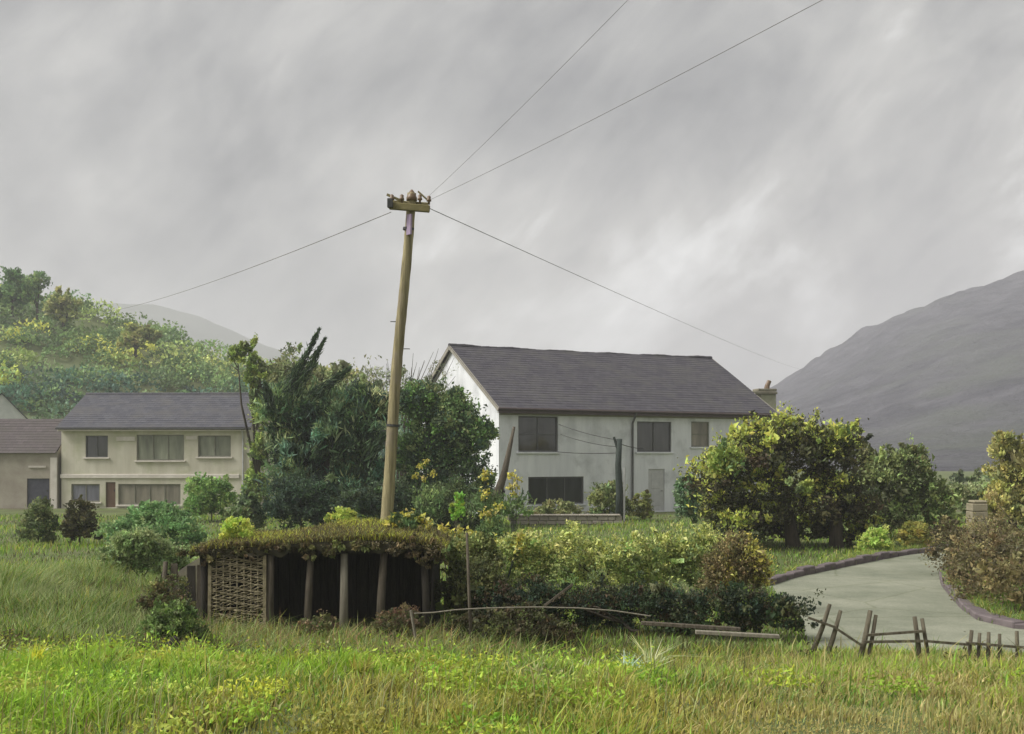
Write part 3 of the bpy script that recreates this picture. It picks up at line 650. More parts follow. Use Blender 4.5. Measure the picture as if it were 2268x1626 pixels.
# fallen planks and rails right of the shed
def plank(p0, p1, w_, m_, label, name='plank', t=.03):
    a, b = Vector(p0), Vector(p1); o = MB().beam(Vector((0, 0, 0)), b - a, w_, t).build(name, M[m_], None, bevel=.006); o.location = a
    return tag(o, label, name)
plank(P(1540, 1400, 14.6), P(1726, 1410, 14.5), .09, 'pale_wood', 'pale plank lying in the grass in front of the dark shrub', t=.05)
plank(P(1420, 1380, 14.9), P(1640, 1394, 14.7), .08, 'old_wood', 'grey plank lying behind the pale plank near the dark shrubs', t=.05)
rl = empty('rail_fence', P(1040, 1420, 15.2).to_2d().to_3d(), label='low broken wire and rail fence right of the shed', cat='fence')
rb = rl.location.copy()
MB().tube([(P(1034, 1180, 15.2).x - rb.x, 0, P(1034, 1180, 15.2).z), (0, 0, .7), (P(1046, 1425, 15.2).x - rb.x, 0, -.05)], [.018, .022, .026], 8, wob=.06).build('post', M['old_wood'], rl, smooth=True)
MB().tube([(P(910, 1352, 15.2).x - rb.x, 0, P(910, 1352, 15.2).z), (P(925, 1425, 15.2).x - rb.x, 0, P(925, 1440, 15.2).z)], .02, 7).build('post', M['pale_wood'], rl)
MB().tube([(P(x_, y_, 15.2).x - rb.x, -.04, P(x_, y_, 15.2).z) for x_, y_ in ((918, 1358), (960, 1356), (1010, 1350), (1060, 1347), (1120, 1345), (1190, 1344), (1280, 1346), (1360, 1352), (1440, 1364))], .011, 6).build('rail', M['pale_wood'], rl)
MB().beam((P(1205, 1340, 15.6).x - rb.x, .3, P(1205, 1340, 15.6).z), (P(1268, 1292, 15.6).x - rb.x, .3, P(1268, 1292, 15.6).z), .04, .03).build('brace', M['old_wood'], rl)

# fence along the lane
fn = empty('lane_fence', (6.0, 13.6, 0), label='rickety brown post and rail fence in front of the pale lane', cat='fence')
FY = 13.6
def fp(x, y, d=0): p = P(x, y, FY + d); return p - fn.location
for (xa, ya, xb, yb, r) in ((1838, 1338, 1802, 1440, .03), (1862, 1352, 1822, 1480, .03), (1928, 1352, 1896, 1490, .034), (1940, 1362, 1915, 1490, .026), (2026, 1366, 2038, 1495, .03), (2042, 1370, 2060, 1495, .026),
                           (2152, 1396, 2138, 1490, .026), (2170, 1402, 2160, 1490, .024), (2190, 1400, 2184, 1490, .026), (2214, 1404, 2210, 1490, .024), (2252, 1398, 2250, 1490, .026)):
    MB().tube([fp(xb, yb), fp((xa + xb) / 2 + 2, (ya + yb) / 2), fp(xa, ya)], [r * 1.1, r, r * .85], 7, wob=.12).build('post', M['stake_wood'], fn, smooth=True)
for (xa, ya, xb, yb) in ((1790, 1368, 1846, 1388), (1846, 1388, 1912, 1432), (1920, 1407, 2046, 1398), (1914, 1422, 2044, 1420), (2140, 1424, 2290, 1436), (2050, 1420, 2146, 1428)):
    MB().beam(fp(xa, ya, -.04), fp(xb, yb, -.04), .035, .03).build('rail', M['stake_wood'], fn)

# gate pillar at the far end of the lane
gp = empty('gate_pillar', P(2164, 1205, 35).to_2d().to_3d(), label='pale tan stone gate pillar at the far end of the lane', cat='pillar')
hgt = P(2164, 1108, 35).z
for i in range(5):
    h_ = (hgt - .1) / 5; MB().box((random.uniform(-.01, .01), 0, h_ * (i + .5)), (.5 + random.uniform(-.02, .02), .5, h_ - .012)).build('block', M['stone_tan'], gp, bevel=.02)
MB().box((0.02, 0, hgt - .05), (.46, .46, .1)).build('cap', M['stone_tan'], gp, bevel=.04)
# stump in the near grass
st = empty('stump', (P(384, 1480, 11.2).x, 11.2, float(gz(P(384, 1480, 11.2).x, 11.2))), label='short dark broken post stump in the near grass', cat='stump')
MB().tube([(0, 0, -.1), (.01, 0, .15), (-.01, .01, .27), (.02, 0, .33)], [.075, .07, .065, .03], 9, wob=.15).build('wood', M['dark_wood'], st, smooth=True)

# ------------------------------------------------------------------ vegetation
def leaves(name, pts, dirs, Ln, Wd, cols, parent=None, material='leaf', fold=0.3, seed=0):
    r = np.random.default_rng(seed); n = len(pts); dirs = unit(dirs)
    side = unit(np.cross(dirs, unit(r.normal(size=(n, 3))))); nor = np.cross(side, dirs)
    Ln = np.broadcast_to(np.asarray(Ln, float), (n,))[:, None]; Wd = np.broadcast_to(np.asarray(Wd, float), (n,))[:, None]
    b = pts - dirs * Ln * .5; t = pts + dirs * Ln * .5 - nor * Ln * .08; mid = pts - dirs * Ln * .05
    V = np.stack([b, mid + side * Wd * .5 + nor * Wd * fold, t, mid - side * Wd * .5 + nor * Wd * fold], 1).reshape(-1, 3)
    k = np.arange(n)[:, None] * 4; T = np.concatenate([k + [0, 1, 2], k + [0, 2, 3]])
    me = fast_mesh(name, V, T, np.repeat(cols, 4, 0)); return link(name, me, M[material], parent)
def jitter(cols, r, v=.16, h=.06):
    n = len(cols); f = np.exp(r.normal(0, v, (n, 1))); g = np.exp(r.normal(0, h, (n, 3))); return np.clip(cols * f * g, 0.004, .8)
def crown_points(blobs, n, r, cl=.22, per=36, shell=.55, low=-.6):
    """clumps of leaves spread through ellipsoids; returns points, outward directions, clump ids, height fraction"""
    B0 = np.array(blobs, float); sub = [np.concatenate([b[:3], b[3:] * .82]) for b in B0]
    for b in B0:
        for _ in range(7):
            q = unit(r.normal(size=3)); f = r.uniform(.28, .55); sub.append(np.concatenate([b[:3] + q * b[3:] * r.uniform(.45, .80), b[3:] * f * np.array([1, 1, r.uniform(.75, 1.25)])]))
    B = np.array(sub); wgt = (B[:, 3] * B[:, 4] + B[:, 3] * B[:, 5] + B[:, 4] * B[:, 5]); wgt /= wgt.sum()
    nc = max(6, n // per); bi = r.choice(len(B), nc, p=wgt); d = unit(r.normal(size=(nc, 3)))
    flip = d[:, 2] < low; d[flip, 2] *= -1
    rad = (shell + (1 - shell) * r.random(nc) ** .6 + r.normal(0, .05, nc)) * .95; C = B[bi, :3] + d * B[bi, 3:6] * rad[:, None]
    ci = r.integers(0, nc, n); sz = B[bi, 3:6].min(1) * cl * np.exp(r.normal(0, .25, nc))
    off = np.clip(r.normal(size=(n, 3)), -1.7, 1.7) * sz[ci][:, None] * [1, 1, .8]
    k = r.random(nc) < .10                                    # some clumps are shoots that reach out past the rest
    t = np.where(k[ci], r.random(n) * 2.6, 0)[:, None] * sz[ci][:, None]; off = np.where(k[ci][:, None], off * .3, off) + unit(d[ci] + [0, 0, .5]) * t
    return C[ci] + off, unit(d[ci] + off / np.maximum(sz[ci][:, None], .01) * .4), ci, nc
def pal(*cs, k=1.75): return np.array([lin(c, k) for c in cs])
def foliage(name, blobs, n, Ln, asp, palette, weights=None, parent=None, seed=1, up=.3, out=.6, cl=.22, per=36, shell=.55, tip=None, material='leaf', low=-.6, zmin=None):
    r = np.random.default_rng(seed); n = int(n * 1.28); pts, od, ci, nc = crown_points(blobs, n, r, cl, per, shell, low)
    n = len(pts)
    if zmin is not None: keep = pts[:, 2] > zmin; pts, od, ci = pts[keep], od[keep], ci[keep]; n = len(pts)
    w = None if weights is None else np.array(weights) / np.sum(weights)
    cc = palette[r.choice(len(palette), nc, p=w)]; cc = jitter(cc, r, .22, .06); cols = jitter(cc[ci], r, .14, .05)
    if tip is not None:                       # another colour on the leaves that face most along the given axis
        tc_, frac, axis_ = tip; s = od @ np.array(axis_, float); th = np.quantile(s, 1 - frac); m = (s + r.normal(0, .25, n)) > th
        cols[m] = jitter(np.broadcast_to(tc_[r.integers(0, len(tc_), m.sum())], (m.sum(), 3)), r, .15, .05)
    dirs = r.normal(size=(n, 3)) * (1 - out * .5) + od * out + np.array([0, 0, up]) * 1.2
    L_ = Ln * (.72 * np.exp(r.normal(0, .28, nc)))[ci] * np.exp(r.normal(0, .3, n)); return leaves(name, pts, dirs, L_, L_ * asp, cols, parent, material, seed=seed + 1)
def branches(parent, base, r0, tops, mat_='bark', split=.35, name='trunk'):
    mb = MB(); base = Vector(base); c = sum((Vector(t) for t in tops), Vector()) / len(tops); f = base.lerp(c, split); f.x = base.x * .6 + f.x * .4; f.y = base.y * .6 + f.y * .4
    mid = base.lerp(f, .5) + Vector((random.uniform(-.04, .04), 0, 0))
    mb.tube([base + Vector((0, 0, -.1)), base + Vector((0, 0, .08)), mid, f], [r0 * 1.35, r0 * 1.05, r0 * .9, r0 * .75], 9, wob=.05)
    for t in tops:
        t = Vector(t); m1 = f.lerp(t, .5) + Vector((random.uniform(-.1, .1) * (t - f).length, random.uniform(-.1, .1) * (t - f).length, .08 * (t - f).length))
        mb.tube([f, m1, t], [r0 * .62, r0 * .38, r0 * .1], 7, wob=.06)
        for _ in range(3):
            e = m1.lerp(t, random.random()) ; g = e + Vector((random.uniform(-1, 1), random.uniform(-1, 1), random.uniform(.1, .9))).normalized() * (t - f).length * .18
            mb.tube([e, g], [r0 * .22, r0 * .05], 5)
    return mb.build(name, M[mat_], parent, smooth=True)
def pblob(x0, x1, y0, y1, Y, depth=1.0):   # ellipsoid filling a layout rectangle at depth Y
    c = P((x0 + x1) / 2, (y0 + y1) / 2, Y); rx = (x1 - x0) / 2 / F * Y; rz = (y1 - y0) / 2 / F * Y
    return (c.x, c.y, c.z, rx, rx * depth, rz)
def shift(blobs, o): return [(b[0] - o[0], b[1] - o[1], b[2] - o[2], *b[3:]) for b in blobs]
def plant(name, label, cat, base, blobs, n, Ln, asp, palette, trunk_r=.05, trunk=True, group=None, seed=1, part='crown', **k):
    root = empty(name, base, label=label, cat=cat, group=group); lb = shift(blobs, base)
    foliage(part, lb, n, Ln, asp, palette, parent=root, seed=seed, **k)
    if trunk: branches(root, (0, 0, 0), trunk_r, [(b[0], b[1], b[2] + b[5] * .25) for b in lb[:6]], name='trunk' if cat == 'tree' else 'stem')
    return root
GD = pal((46, 64, 42), (56, 76, 46), (72, 92, 56), (42, 56, 44)); GM = pal((84, 104, 58), (98, 120, 66), (70, 92, 52)); GO = pal((120, 126, 62), (136, 140, 74), (106, 112, 56))
GY_ = pal((160, 165, 60), (176, 172, 60), (140, 150, 52)); GL_ = pal((150, 172, 60), (128, 158, 56), (168, 180, 84)); GT = pal((64, 94, 72), (76, 106, 80), (56, 80, 64)); BR = pal((86, 78, 52), (102, 92, 58), (72, 66, 44))

# wooded hillside on the left (one mass)
r = np.random.default_rng(21); n = 92000
ui = r.integers(2, 30, n); vi = np.clip(r.integers(0, 118, n), 0, 118); base_ = LH[ui, vi] + (LH[np.minimum(ui + 1, 47), vi] - LH[ui, vi]) * r.random((n, 1)) + (LH[ui, vi + 1] - LH[ui, vi]) * r.random((n, 1))
nc = 900; cpos = base_[r.choice(n, nc)]; ci = r.integers(0, nc, n); crad = r.uniform(1.2, 2.9, nc)
d = unit(r.normal(size=(n, 3))); d[:, 2] = np.abs(d[:, 2]); pts = cpos[ci] + d * crad[ci][:, None] * (0.75 + .3 * r.random((n, 1))) * [1.15, 1.15, 1.0]
cp_ = np.concatenate([GO * [.88, 1, .9], GM, GM, GY_[:1], GM]) * 1.25; cc = jitter(cp_[r.integers(0, len(cp_), nc)], r, .12, .05)
low = cpos[:, 2] < 10.5; cc[low] = jitter(np.concatenate([GT * 1.1, GM])[r.integers(0, 6, low.sum())], r, .18, .06)
hw_ = leaves('hillside_wood', pts, r.normal(size=(n, 3)) + d * .8 + [0, 0, .4], r.uniform(.32, .66, n), r.uniform(.24, .44, n), jitter(cc[ci], r, .10, .04), seed=22)
tag(hw_, 'olive green scrub and trees covering the left hillside', 'woodland', kind='stuff')
def hill_tree(px, py0, py1, wpx, Y, label, palette, seed, n=2600):
    b = P(px, py1, Y); blobs = []
    for i in range(5):
        ox_ = random.uniform(-.5, .5) * wpx; oy_ = random.uniform(.1, .7) * (py1 - py0)
        blobs.append(pblob(px + ox_ - wpx * .42, px + ox_ + wpx * .42, py0 + oy_ * .6, py0 + oy_ * .6 + (py1 - py0) * .5, Y))
    blobs.append(pblob(px - wpx * .45, px + wpx * .45, py0, py0 + (py1 - py0) * .55, Y))
    return plant('hill_tree', label, 'tree', b, blobs, n, .5, .6, palette, .2, group='trees on the hill skyline', seed=seed, cl=.3)
hill_tree(28, 596, 700, 56, 138, 'round dark green tree on the skyline at the left edge', pal((78, 108, 58), (94, 122, 62), (70, 96, 58)), 31, 4000)
hill_tree(84, 598, 710, 50, 138, 'round green tree beside the leftmost skyline tree', pal((90, 120, 60), (108, 134, 66), (80, 108, 60)), 32, 3400)
hill_tree(140, 640, 730, 60, 136, 'lower olive tree third from the left on the skyline', GO, 33)
hill_tree(300, 712, 790, 70, 132, 'broad olive tree halfway down the hill skyline', GO, 35)

# slender olive tree by the cream house
b0 = P(572, 1135, 50); b0.z = 0
plant('slender_tree', 'slender olive green tree rising right of the cream house', 'tree', b0,
      [pblob(535, 568, 742, 800, 50), pblob(505, 545, 765, 805, 50), pblob(545, 600, 790, 880, 50), pblob(552, 602, 860, 970, 50), pblob(555, 600, 950, 1060, 50), pblob(540, 602, 1040, 1140, 50)],
      9000, .20, .55, pal((118, 134, 56), (100, 118, 58), (86, 98, 58), (132, 148, 60)), .13, seed=41, cl=.34)
# pale olive tree behind the dark ones
b0 = P(720, 1120, 56); b0.z = 0
plant('olive_tree', 'pale olive tree topping the dark evergreens left of the pole', 'tree', b0,
      [pblob(590, 720, 785, 900, 56), pblob(680, 800, 812, 920, 56), pblob(620, 780, 850, 1000, 56), pblob(760, 860, 830, 950, 56)], 12000, .24, .55, pal((124, 130, 82), (108, 116, 74), (92, 100, 66), (140, 148, 98)), .2, seed=43, cl=.25)
# twiggy thin tree behind, between pole and gable
b0 = P(880, 1120, 54); b0.z = 0
tw = empty('twiggy_tree', b0, label='thin bare twiggy tree behind the pole beside the white gable', cat='tree')
mb = MB()
for i in range(46):
    px = random.uniform(770, 1010); py = 770 + abs(px - 890) * .45 + random.uniform(0, 60) if px < 960 else random.uniform(770, 850)
    t = P(px, py, 54 + random.uniform(-1, 1)) - b0; s_ = Vector((t.x * .45, t.y * .4, t.z * .62)); mb.tube([s_, s_.lerp(t, .5) + Vector((random.uniform(-.15, .15), 0, .1)), t], [.03, .02, .008], 5)
    if i < 12: mb.tube([(t.x * .1, 0, 1.0), (t.x * .3, t.y * .3, t.z * .4), s_], [.07, .045, .03], 6)
mb.build('twigs', M['bark'], tw)
foliage('crown', shift([pblob(770, 960, 800, 880, 54), pblob(930, 1010, 800, 880, 54)], b0), 1100, .16, .45, pal((96, 104, 76), (120, 124, 92)), parent=tw, seed=45, shell=.3, cl=.4)

# dark spiky evergreen
b0 = P(715, 1150, 40); b0.z = 0
de = plant('dark_evergreen', 'large dark spiky evergreen tree left of the pole', 'tree', b0,
      [pblob(575, 700, 850, 960, 40), pblob(660, 800, 850, 980, 40), pblob(580, 720, 930, 1080, 40), pblob(690, 850, 900, 1060, 40), pblob(590, 760, 1020, 1140, 40), pblob(720, 860, 1010, 1140, 40), pblob(760, 880, 860, 960, 41)],
      44000, .34, .20, 1.25 * np.concatenate([GD, GD, GT, pal((132, 142, 96), (98, 114, 70), (84, 96, 56), (110, 122, 80))]), .24, seed=47, up=.75, out=.5, cl=.26, per=70)
def plume(parent, o, a, b, seed, w=.32, n=420):
    r = np.random.default_rng(seed); a, b = np.array(a) - np.array(o), np.array(b) - np.array(o); t = r.random(n) ** .8; ax_ = b - a
    pts = a + ax_ * t[:, None] + r.normal(size=(n, 3)) * (w * (1 - t) * .35 + .02)[:, None]
    dirs = unit(ax_)[None] * 1.4 + r.normal(size=(n, 3)) * .45; cols = jitter(GD[r.integers(0, 4, n)], r)
    return leaves('shoot', pts, dirs, .42 * (1.1 - .5 * t), .045, cols, parent, seed=seed)
for i, (x0, y0, x1, y1) in enumerate(((630, 880, 707, 730), (655, 870, 719, 752), (690, 880, 776, 814), (745, 1000, 790, 925), (700, 1010, 735, 935), (820, 1010, 850, 960), (600, 900, 588, 850))):
    plume(de, b0, P(x0, y0, 39), P(x1, y1, 39), 60 + i)
# rounded dark tree right of the pole
b0 = P(985, 1150, 42); b0.z = 0
plant('round_dark_tree', 'rounded dark green tree between the pole and the white house', 'tree', b0,
      [pblob(870, 1000, 836, 960, 42), pblob(940, 1070, 868, 1000, 42), pblob(990, 1098, 910, 1040, 42), pblob(870, 1010, 940, 1080, 42), pblob(960, 1100, 1000, 1140, 42), pblob(870, 990, 1040, 1150, 42)],
      42000, .16, .55, 1.2 * pal((60, 80, 46), (72, 92, 52), (92, 112, 64), (54, 70, 48), (84, 118, 48), (60, 80, 62), (104, 116, 66)), .24, seed=51, cl=.24, per=50)
# round bush tree right of the white house
b0 = P(1800, 1222, 33); b0.z = 0
rb_ = empty('round_bush', b0, label='big round yellow topped bush on two dark stems right of the white house', cat='bush')
bl = [pblob(1560, 1760, 925, 1090, 33), pblob(1660, 1850, 912, 1060, 33), pblob(1760, 1935, 930, 1100, 33), pblob(1500, 1680, 990, 1140, 33), pblob(1600, 1800, 1030, 1170, 33), pblob(1740, 1930, 1040, 1185, 33), pblob(1530, 1700, 1080, 1190, 33.5), pblob(1660, 1840, 1110, 1215, 34), pblob(1800, 1950, 1100, 1215, 34.2), pblob(1560, 1720, 1120, 1225, 32.2), pblob(1880, 1960, 1130, 1225, 33)]
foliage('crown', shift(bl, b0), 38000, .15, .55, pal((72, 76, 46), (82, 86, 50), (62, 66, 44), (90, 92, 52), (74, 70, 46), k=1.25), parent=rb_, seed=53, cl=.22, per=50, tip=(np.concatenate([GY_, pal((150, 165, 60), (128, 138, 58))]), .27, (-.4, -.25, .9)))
for sx_, tops in ((1757, [(1640, 1010), (1720, 990), (1700, 1080)]), (1852, [(1800, 1000), (1880, 1010), (1860, 1090)])):
    s0 = P(sx_, 1222, 33); s0.z = 0; branches(rb_, s0 - b0, .22, [P(x_, y_, 33) - b0 for x_, y_ in tops], name='stem', split=.5)
foliage('fresh_sprays', shift([pblob(1575, 1640, 985, 1060, 31.0), pblob(1560, 1620, 1010, 1060, 30.8), pblob(1850, 1885, 945, 965, 31.0), pblob(1795, 1825, 968, 985, 31), pblob(1730, 1800, 1062, 1095, 31)], b0), 1500, .17, .6, pal((142, 154, 58), (132, 146, 56), (106, 128, 72), k=1.45), parent=rb_, seed=55, cl=.6, shell=.2)
# lower lighter bush at its right
b0 = P(2020, 1195, 36.5); b0.z = 0
plant('olive_bush', 'lower olive green bush between the round bush and the gate pillar', 'bush', b0,
      [pblob(1900, 2010, 1000, 1120, 36), pblob(1960, 2070, 985, 1110, 36.5), pblob(2020, 2120, 1060, 1180, 36.5), pblob(1900, 2040, 1080, 1195, 36.5)], 17000, .15, .55, pal((106, 118, 62), (92, 100, 60), (78, 84, 52), (120, 134, 72)), .12, seed=57, cl=.25)
# yellow tree at the right edge
b0 = P(2240, 1190, 38); b0.z = 0
plant('yellow_tree', 'tall yellow olive tree at the right edge behind the hedge', 'tree', b0,
      [pblob(2190, 2260, 960, 1050, 38), pblob(2200, 2330, 985, 1110, 38), pblob(2170, 2260, 1060, 1180, 38), pblob(2230, 2350, 1080, 1200, 38), pblob(2290, 2400, 940, 1100, 38)], 16000, .18, .5, pal((140, 138, 68), (150, 146, 70), (118, 120, 64), (132, 128, 78)), .16, seed=59, cl=.26, up=.6)
b0 = P(2140, 1180, 44); b0.z = 0
plant('pale_shrub', 'pale green shrub just behind the gate pillar', 'shrub', b0, [pblob(2095, 2160, 1075, 1165, 44), pblob(2135, 2200, 1060, 1150, 44)], 4000, .16, .55, pal((130, 138, 92), (112, 122, 76)), .06, seed=61)
# small shrubs at the lane side
def small(name, label, x0, x1, y0, y1, Y, palette, seed, n=3200, Ln=.085, cat='shrub', **k):
    b = P((x0 + x1) / 2, y1, Y); b.z = 0 if Y > 15 else float(gz(b.x, Y))
    w = x1 - x0; h = y1 - y0
    bl = [pblob(x0 + w * .12, x1 - w * .12, y0, y1 - h * .2, Y), pblob(x0, x0 + w * .6, y0 + h * .3, y1, Y), pblob(x1 - w * .6, x1, y0 + h * .25, y1, Y)]
    return plant(name, label, cat, b, bl, n, Ln, .6, palette, .03, seed=seed, part='leaves', cl=.24, **k)
small('lane_shrub', 'small bright lime green shrub on the lane edge', 1898, 1984, 1168, 1230, 31, GL_, 71)
small('lane_shrub', 'yellow olive shrub between the lime shrub and the brown one', 1982, 2066, 1150, 1220, 32, pal((146, 140, 54), (128, 126, 50), (110, 108, 48)), 72)
small('lane_shrub', 'brownish shrub next to the gate pillar', 2056, 2138, 1146, 1214, 33, BR, 73)
# hedge at the right edge
b0 = Vector((10.8, 21, 0)); hb = [(9.1, 18.6, .6, 1.0, 1.0, .66), (9.2, 20.2, .62, .9, 1.3, .68), (9.7, 22.4, .65, .9, 1.5, .72), (10.8, 24.9, .66, .95, 1.5, .74), (12.2, 27.2, .68, 1.0, 1.4, .74), (10.8, 18.5, .64, 1.3, 1.1, .72), (12.7, 18.6, .68, 1.4, 1.2, .78), (11.6, 21.4, .8, 1.4, 1.6, .95), (13.6, 22, .9, 1.4, 1.8, 1.1), (12.8, 20.0, .85, 1.0, 1.2, 1.0)]
plant('corner_hedge', 'dark rounded hedge on the right inside the kerb bend', 'hedge', b0, hb, 42000, .085, .55, pal((88, 82, 50), (102, 94, 58), (76, 70, 46), (116, 106, 64), k=1.5), .06, seed=75, cl=.25, per=50, low=-1, part='leaves', zmin=.02)
small('bramble', 'brown bramble overgrowing the left boards of the shed', 300, 440, 1265, 1425, 16.0, pal((92, 84, 50), (84, 92, 48), (76, 68, 44), (100, 104, 56)), 121, 3600, .05)
small('bramble', 'small green bramble at the foot of the shed middle bays', 640, 760, 1355, 1425, 16.0, pal((84, 84, 46), (98, 78, 56), (76, 88, 42)), 122, 2200, .045)
small('bramble', 'brown bramble at the right foot of the shed', 790, 960, 1345, 1430, 15.9, pal((96, 76, 56), (84, 80, 48), (70, 76, 42)), 123, 3600, .045)
small('understory', 'dark low shrub filling the foot of the spiky evergreen', 575, 760, 1050, 1175, 38, pal((50, 70, 50), (60, 80, 52), (44, 60, 48)), 125, 9000, .12)
small('understory', 'dark green shrub right at the foot of the pole behind the turf roof', 730, 930, 1060, 1180, 37, pal((56, 72, 48), (66, 84, 50), (48, 62, 48)), 126, 9000, .12)
small('understory', 'olive shrub below the rounded dark tree near the yellow flowers', 890, 1105, 1065, 1185, 38, pal((70, 84, 48), (82, 96, 52), (60, 74, 50)), 127, 9000, .12)
# bushes below the cottages on the left
small('clipped_bush', 'striped green rounded bush below the blue door', 36, 134, 1105, 1212, 34, pal((92, 104, 58), (106, 118, 68), (78, 90, 54)), 76, 5000, .10)
small('clipped_bush', 'dark brown green rounded bush right of the striped one', 130, 226, 1098, 1210, 34, pal((64, 62, 34), (76, 76, 40), (56, 56, 36)), 77, 5000, .10)
small('garden_hedge', 'soft green garden hedge in front of the cream house', 215, 470, 1118, 1215, 33, pal((92, 124, 70), (80, 112, 60), (106, 134, 78)), 78, 13000, .11, cat='hedge')
small('garden_hedge', 'bright green leafy shrub climbing the right end of the cream house', 398, 540, 1058, 1160, 46, pal((98, 130, 56), (86, 118, 56), (116, 140, 66)), 79, 8000, .14, cat='shrub')
small('garden_hedge', 'grey green shrub at the foot of the slender tree', 495, 590, 1085, 1190, 38, pal((110, 122, 84), (96, 112, 60), (80, 96, 64)), 80, 5000, .12, cat='shrub')
small('garden_hedge', 'green shrub under the wall of the white house beside the black window', 1290, 1410, 1062, 1155, 47, pal((104, 114, 66), (92, 108, 64), (120, 126, 70)), 81, 6000, .14, cat='shrub')
small('garden_hedge', 'low olive shrub right of the dark post before the white house', 1395, 1450, 1085, 1155, 46.5, pal((118, 120, 60), (104, 108, 60)), 82, 3000, .13, cat='shrub')
small('garden_hedge', 'low green shrub under the black window', 1165, 1300, 1108, 1160, 47.5, pal((112, 118, 70), (104, 110, 62), (126, 128, 84)), 83, 5000, .13, cat='shrub')
small('garden_hedge', 'blue green shrub left of the round bush at the white house end', 1490, 1580, 1040, 1175, 38, pal((88, 112, 78), (76, 104, 66), (100, 122, 84)), 84, 6000, .12, cat='shrub')
# hedge bank between shed and lane
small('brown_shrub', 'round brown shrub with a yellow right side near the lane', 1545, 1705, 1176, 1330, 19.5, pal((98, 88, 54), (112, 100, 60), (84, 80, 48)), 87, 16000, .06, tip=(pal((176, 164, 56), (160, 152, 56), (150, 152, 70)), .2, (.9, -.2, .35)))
small('dark_shrub', 'dark olive shrub right of the turf shed behind the thin post', 950, 1150, 1225, 1400, 17.6, pal((72, 78, 40), (60, 66, 38), (88, 92, 48)), 92, 14000, .07)
small('dark_shrub', 'green shrub at the top right corner of the turf shed', 985, 1120, 1175, 1300, 18.4, pal((104, 112, 56), (92, 100, 50), (120, 124, 66)), 93, 8000, .07)
small('dark_shrub', 'low dark brown shrub along the foot of the rail fence', 950, 1300, 1345, 1440, 15.8, pal((62, 56, 34), (52, 52, 32), (70, 74, 36)), 94, 12000, .06)
def long_hedge(name, label, spans, n, Ln, palette, seed, **k):
    bl = [pblob(*q) for q in spans]; x_ = sum(b[0] for b in bl) / len(bl); y_ = sum(b[1] for b in bl) / len(bl)
    return plant(name, label, 'hedge', Vector((x_, y_, 0)), bl, n, Ln, .6, palette, .035, seed=seed, part='leaves', cl=.3, per=44, zmin=-.05, **k)
rh = random.Random(5)
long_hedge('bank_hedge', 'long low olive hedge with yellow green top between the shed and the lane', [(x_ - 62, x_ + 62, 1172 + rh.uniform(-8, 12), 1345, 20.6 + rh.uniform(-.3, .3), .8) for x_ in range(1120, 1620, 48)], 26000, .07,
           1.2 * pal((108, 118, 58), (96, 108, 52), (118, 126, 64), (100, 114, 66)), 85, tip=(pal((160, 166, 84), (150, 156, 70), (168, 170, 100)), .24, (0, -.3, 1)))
long_hedge('dark_hedge', 'dark green undergrowth in the hollow below the olive hedge', [(x_ - 70, x_ + 70, 1288 + rh.uniform(-10, 14) + max(0, x_ - 1560) * .22, 1415, 17.0 - max(0, x_ - 1500) * .003 + rh.uniform(-.2, .2), .7) for x_ in range(1090, 1745, 50)], 30000, .055,
           pal((44, 60, 38), (52, 70, 40), (40, 54, 40), (62, 66, 40), (70, 60, 40), k=1.5), 89)
long_hedge('far_hedge', 'misty green hedgerow across the field at the foot of the right hill', [(x_ - 45, x_ + 45, 1042 + rh.uniform(-12, 12), 1128, 62 + rh.uniform(-1, 1), .7) for x_ in range(1880, 2330, 50)], 6500, .26, pal((84, 98, 62), (96, 108, 66), (74, 88, 60)), 63)
# left bank shrubs
small('left_shrub', 'mid green shrub behind the left end of the turf shed', 200, 430, 1170, 1290, 22, pal((112, 128, 78), (100, 116, 68), (122, 136, 86)), 97, 12000, .08)
small('left_shrub', 'low green shrub below the shed left boards', 300, 460, 1330, 1450, 14.6, pal((86, 108, 50), (98, 122, 52), (76, 90, 48)), 99, 9000, .055)
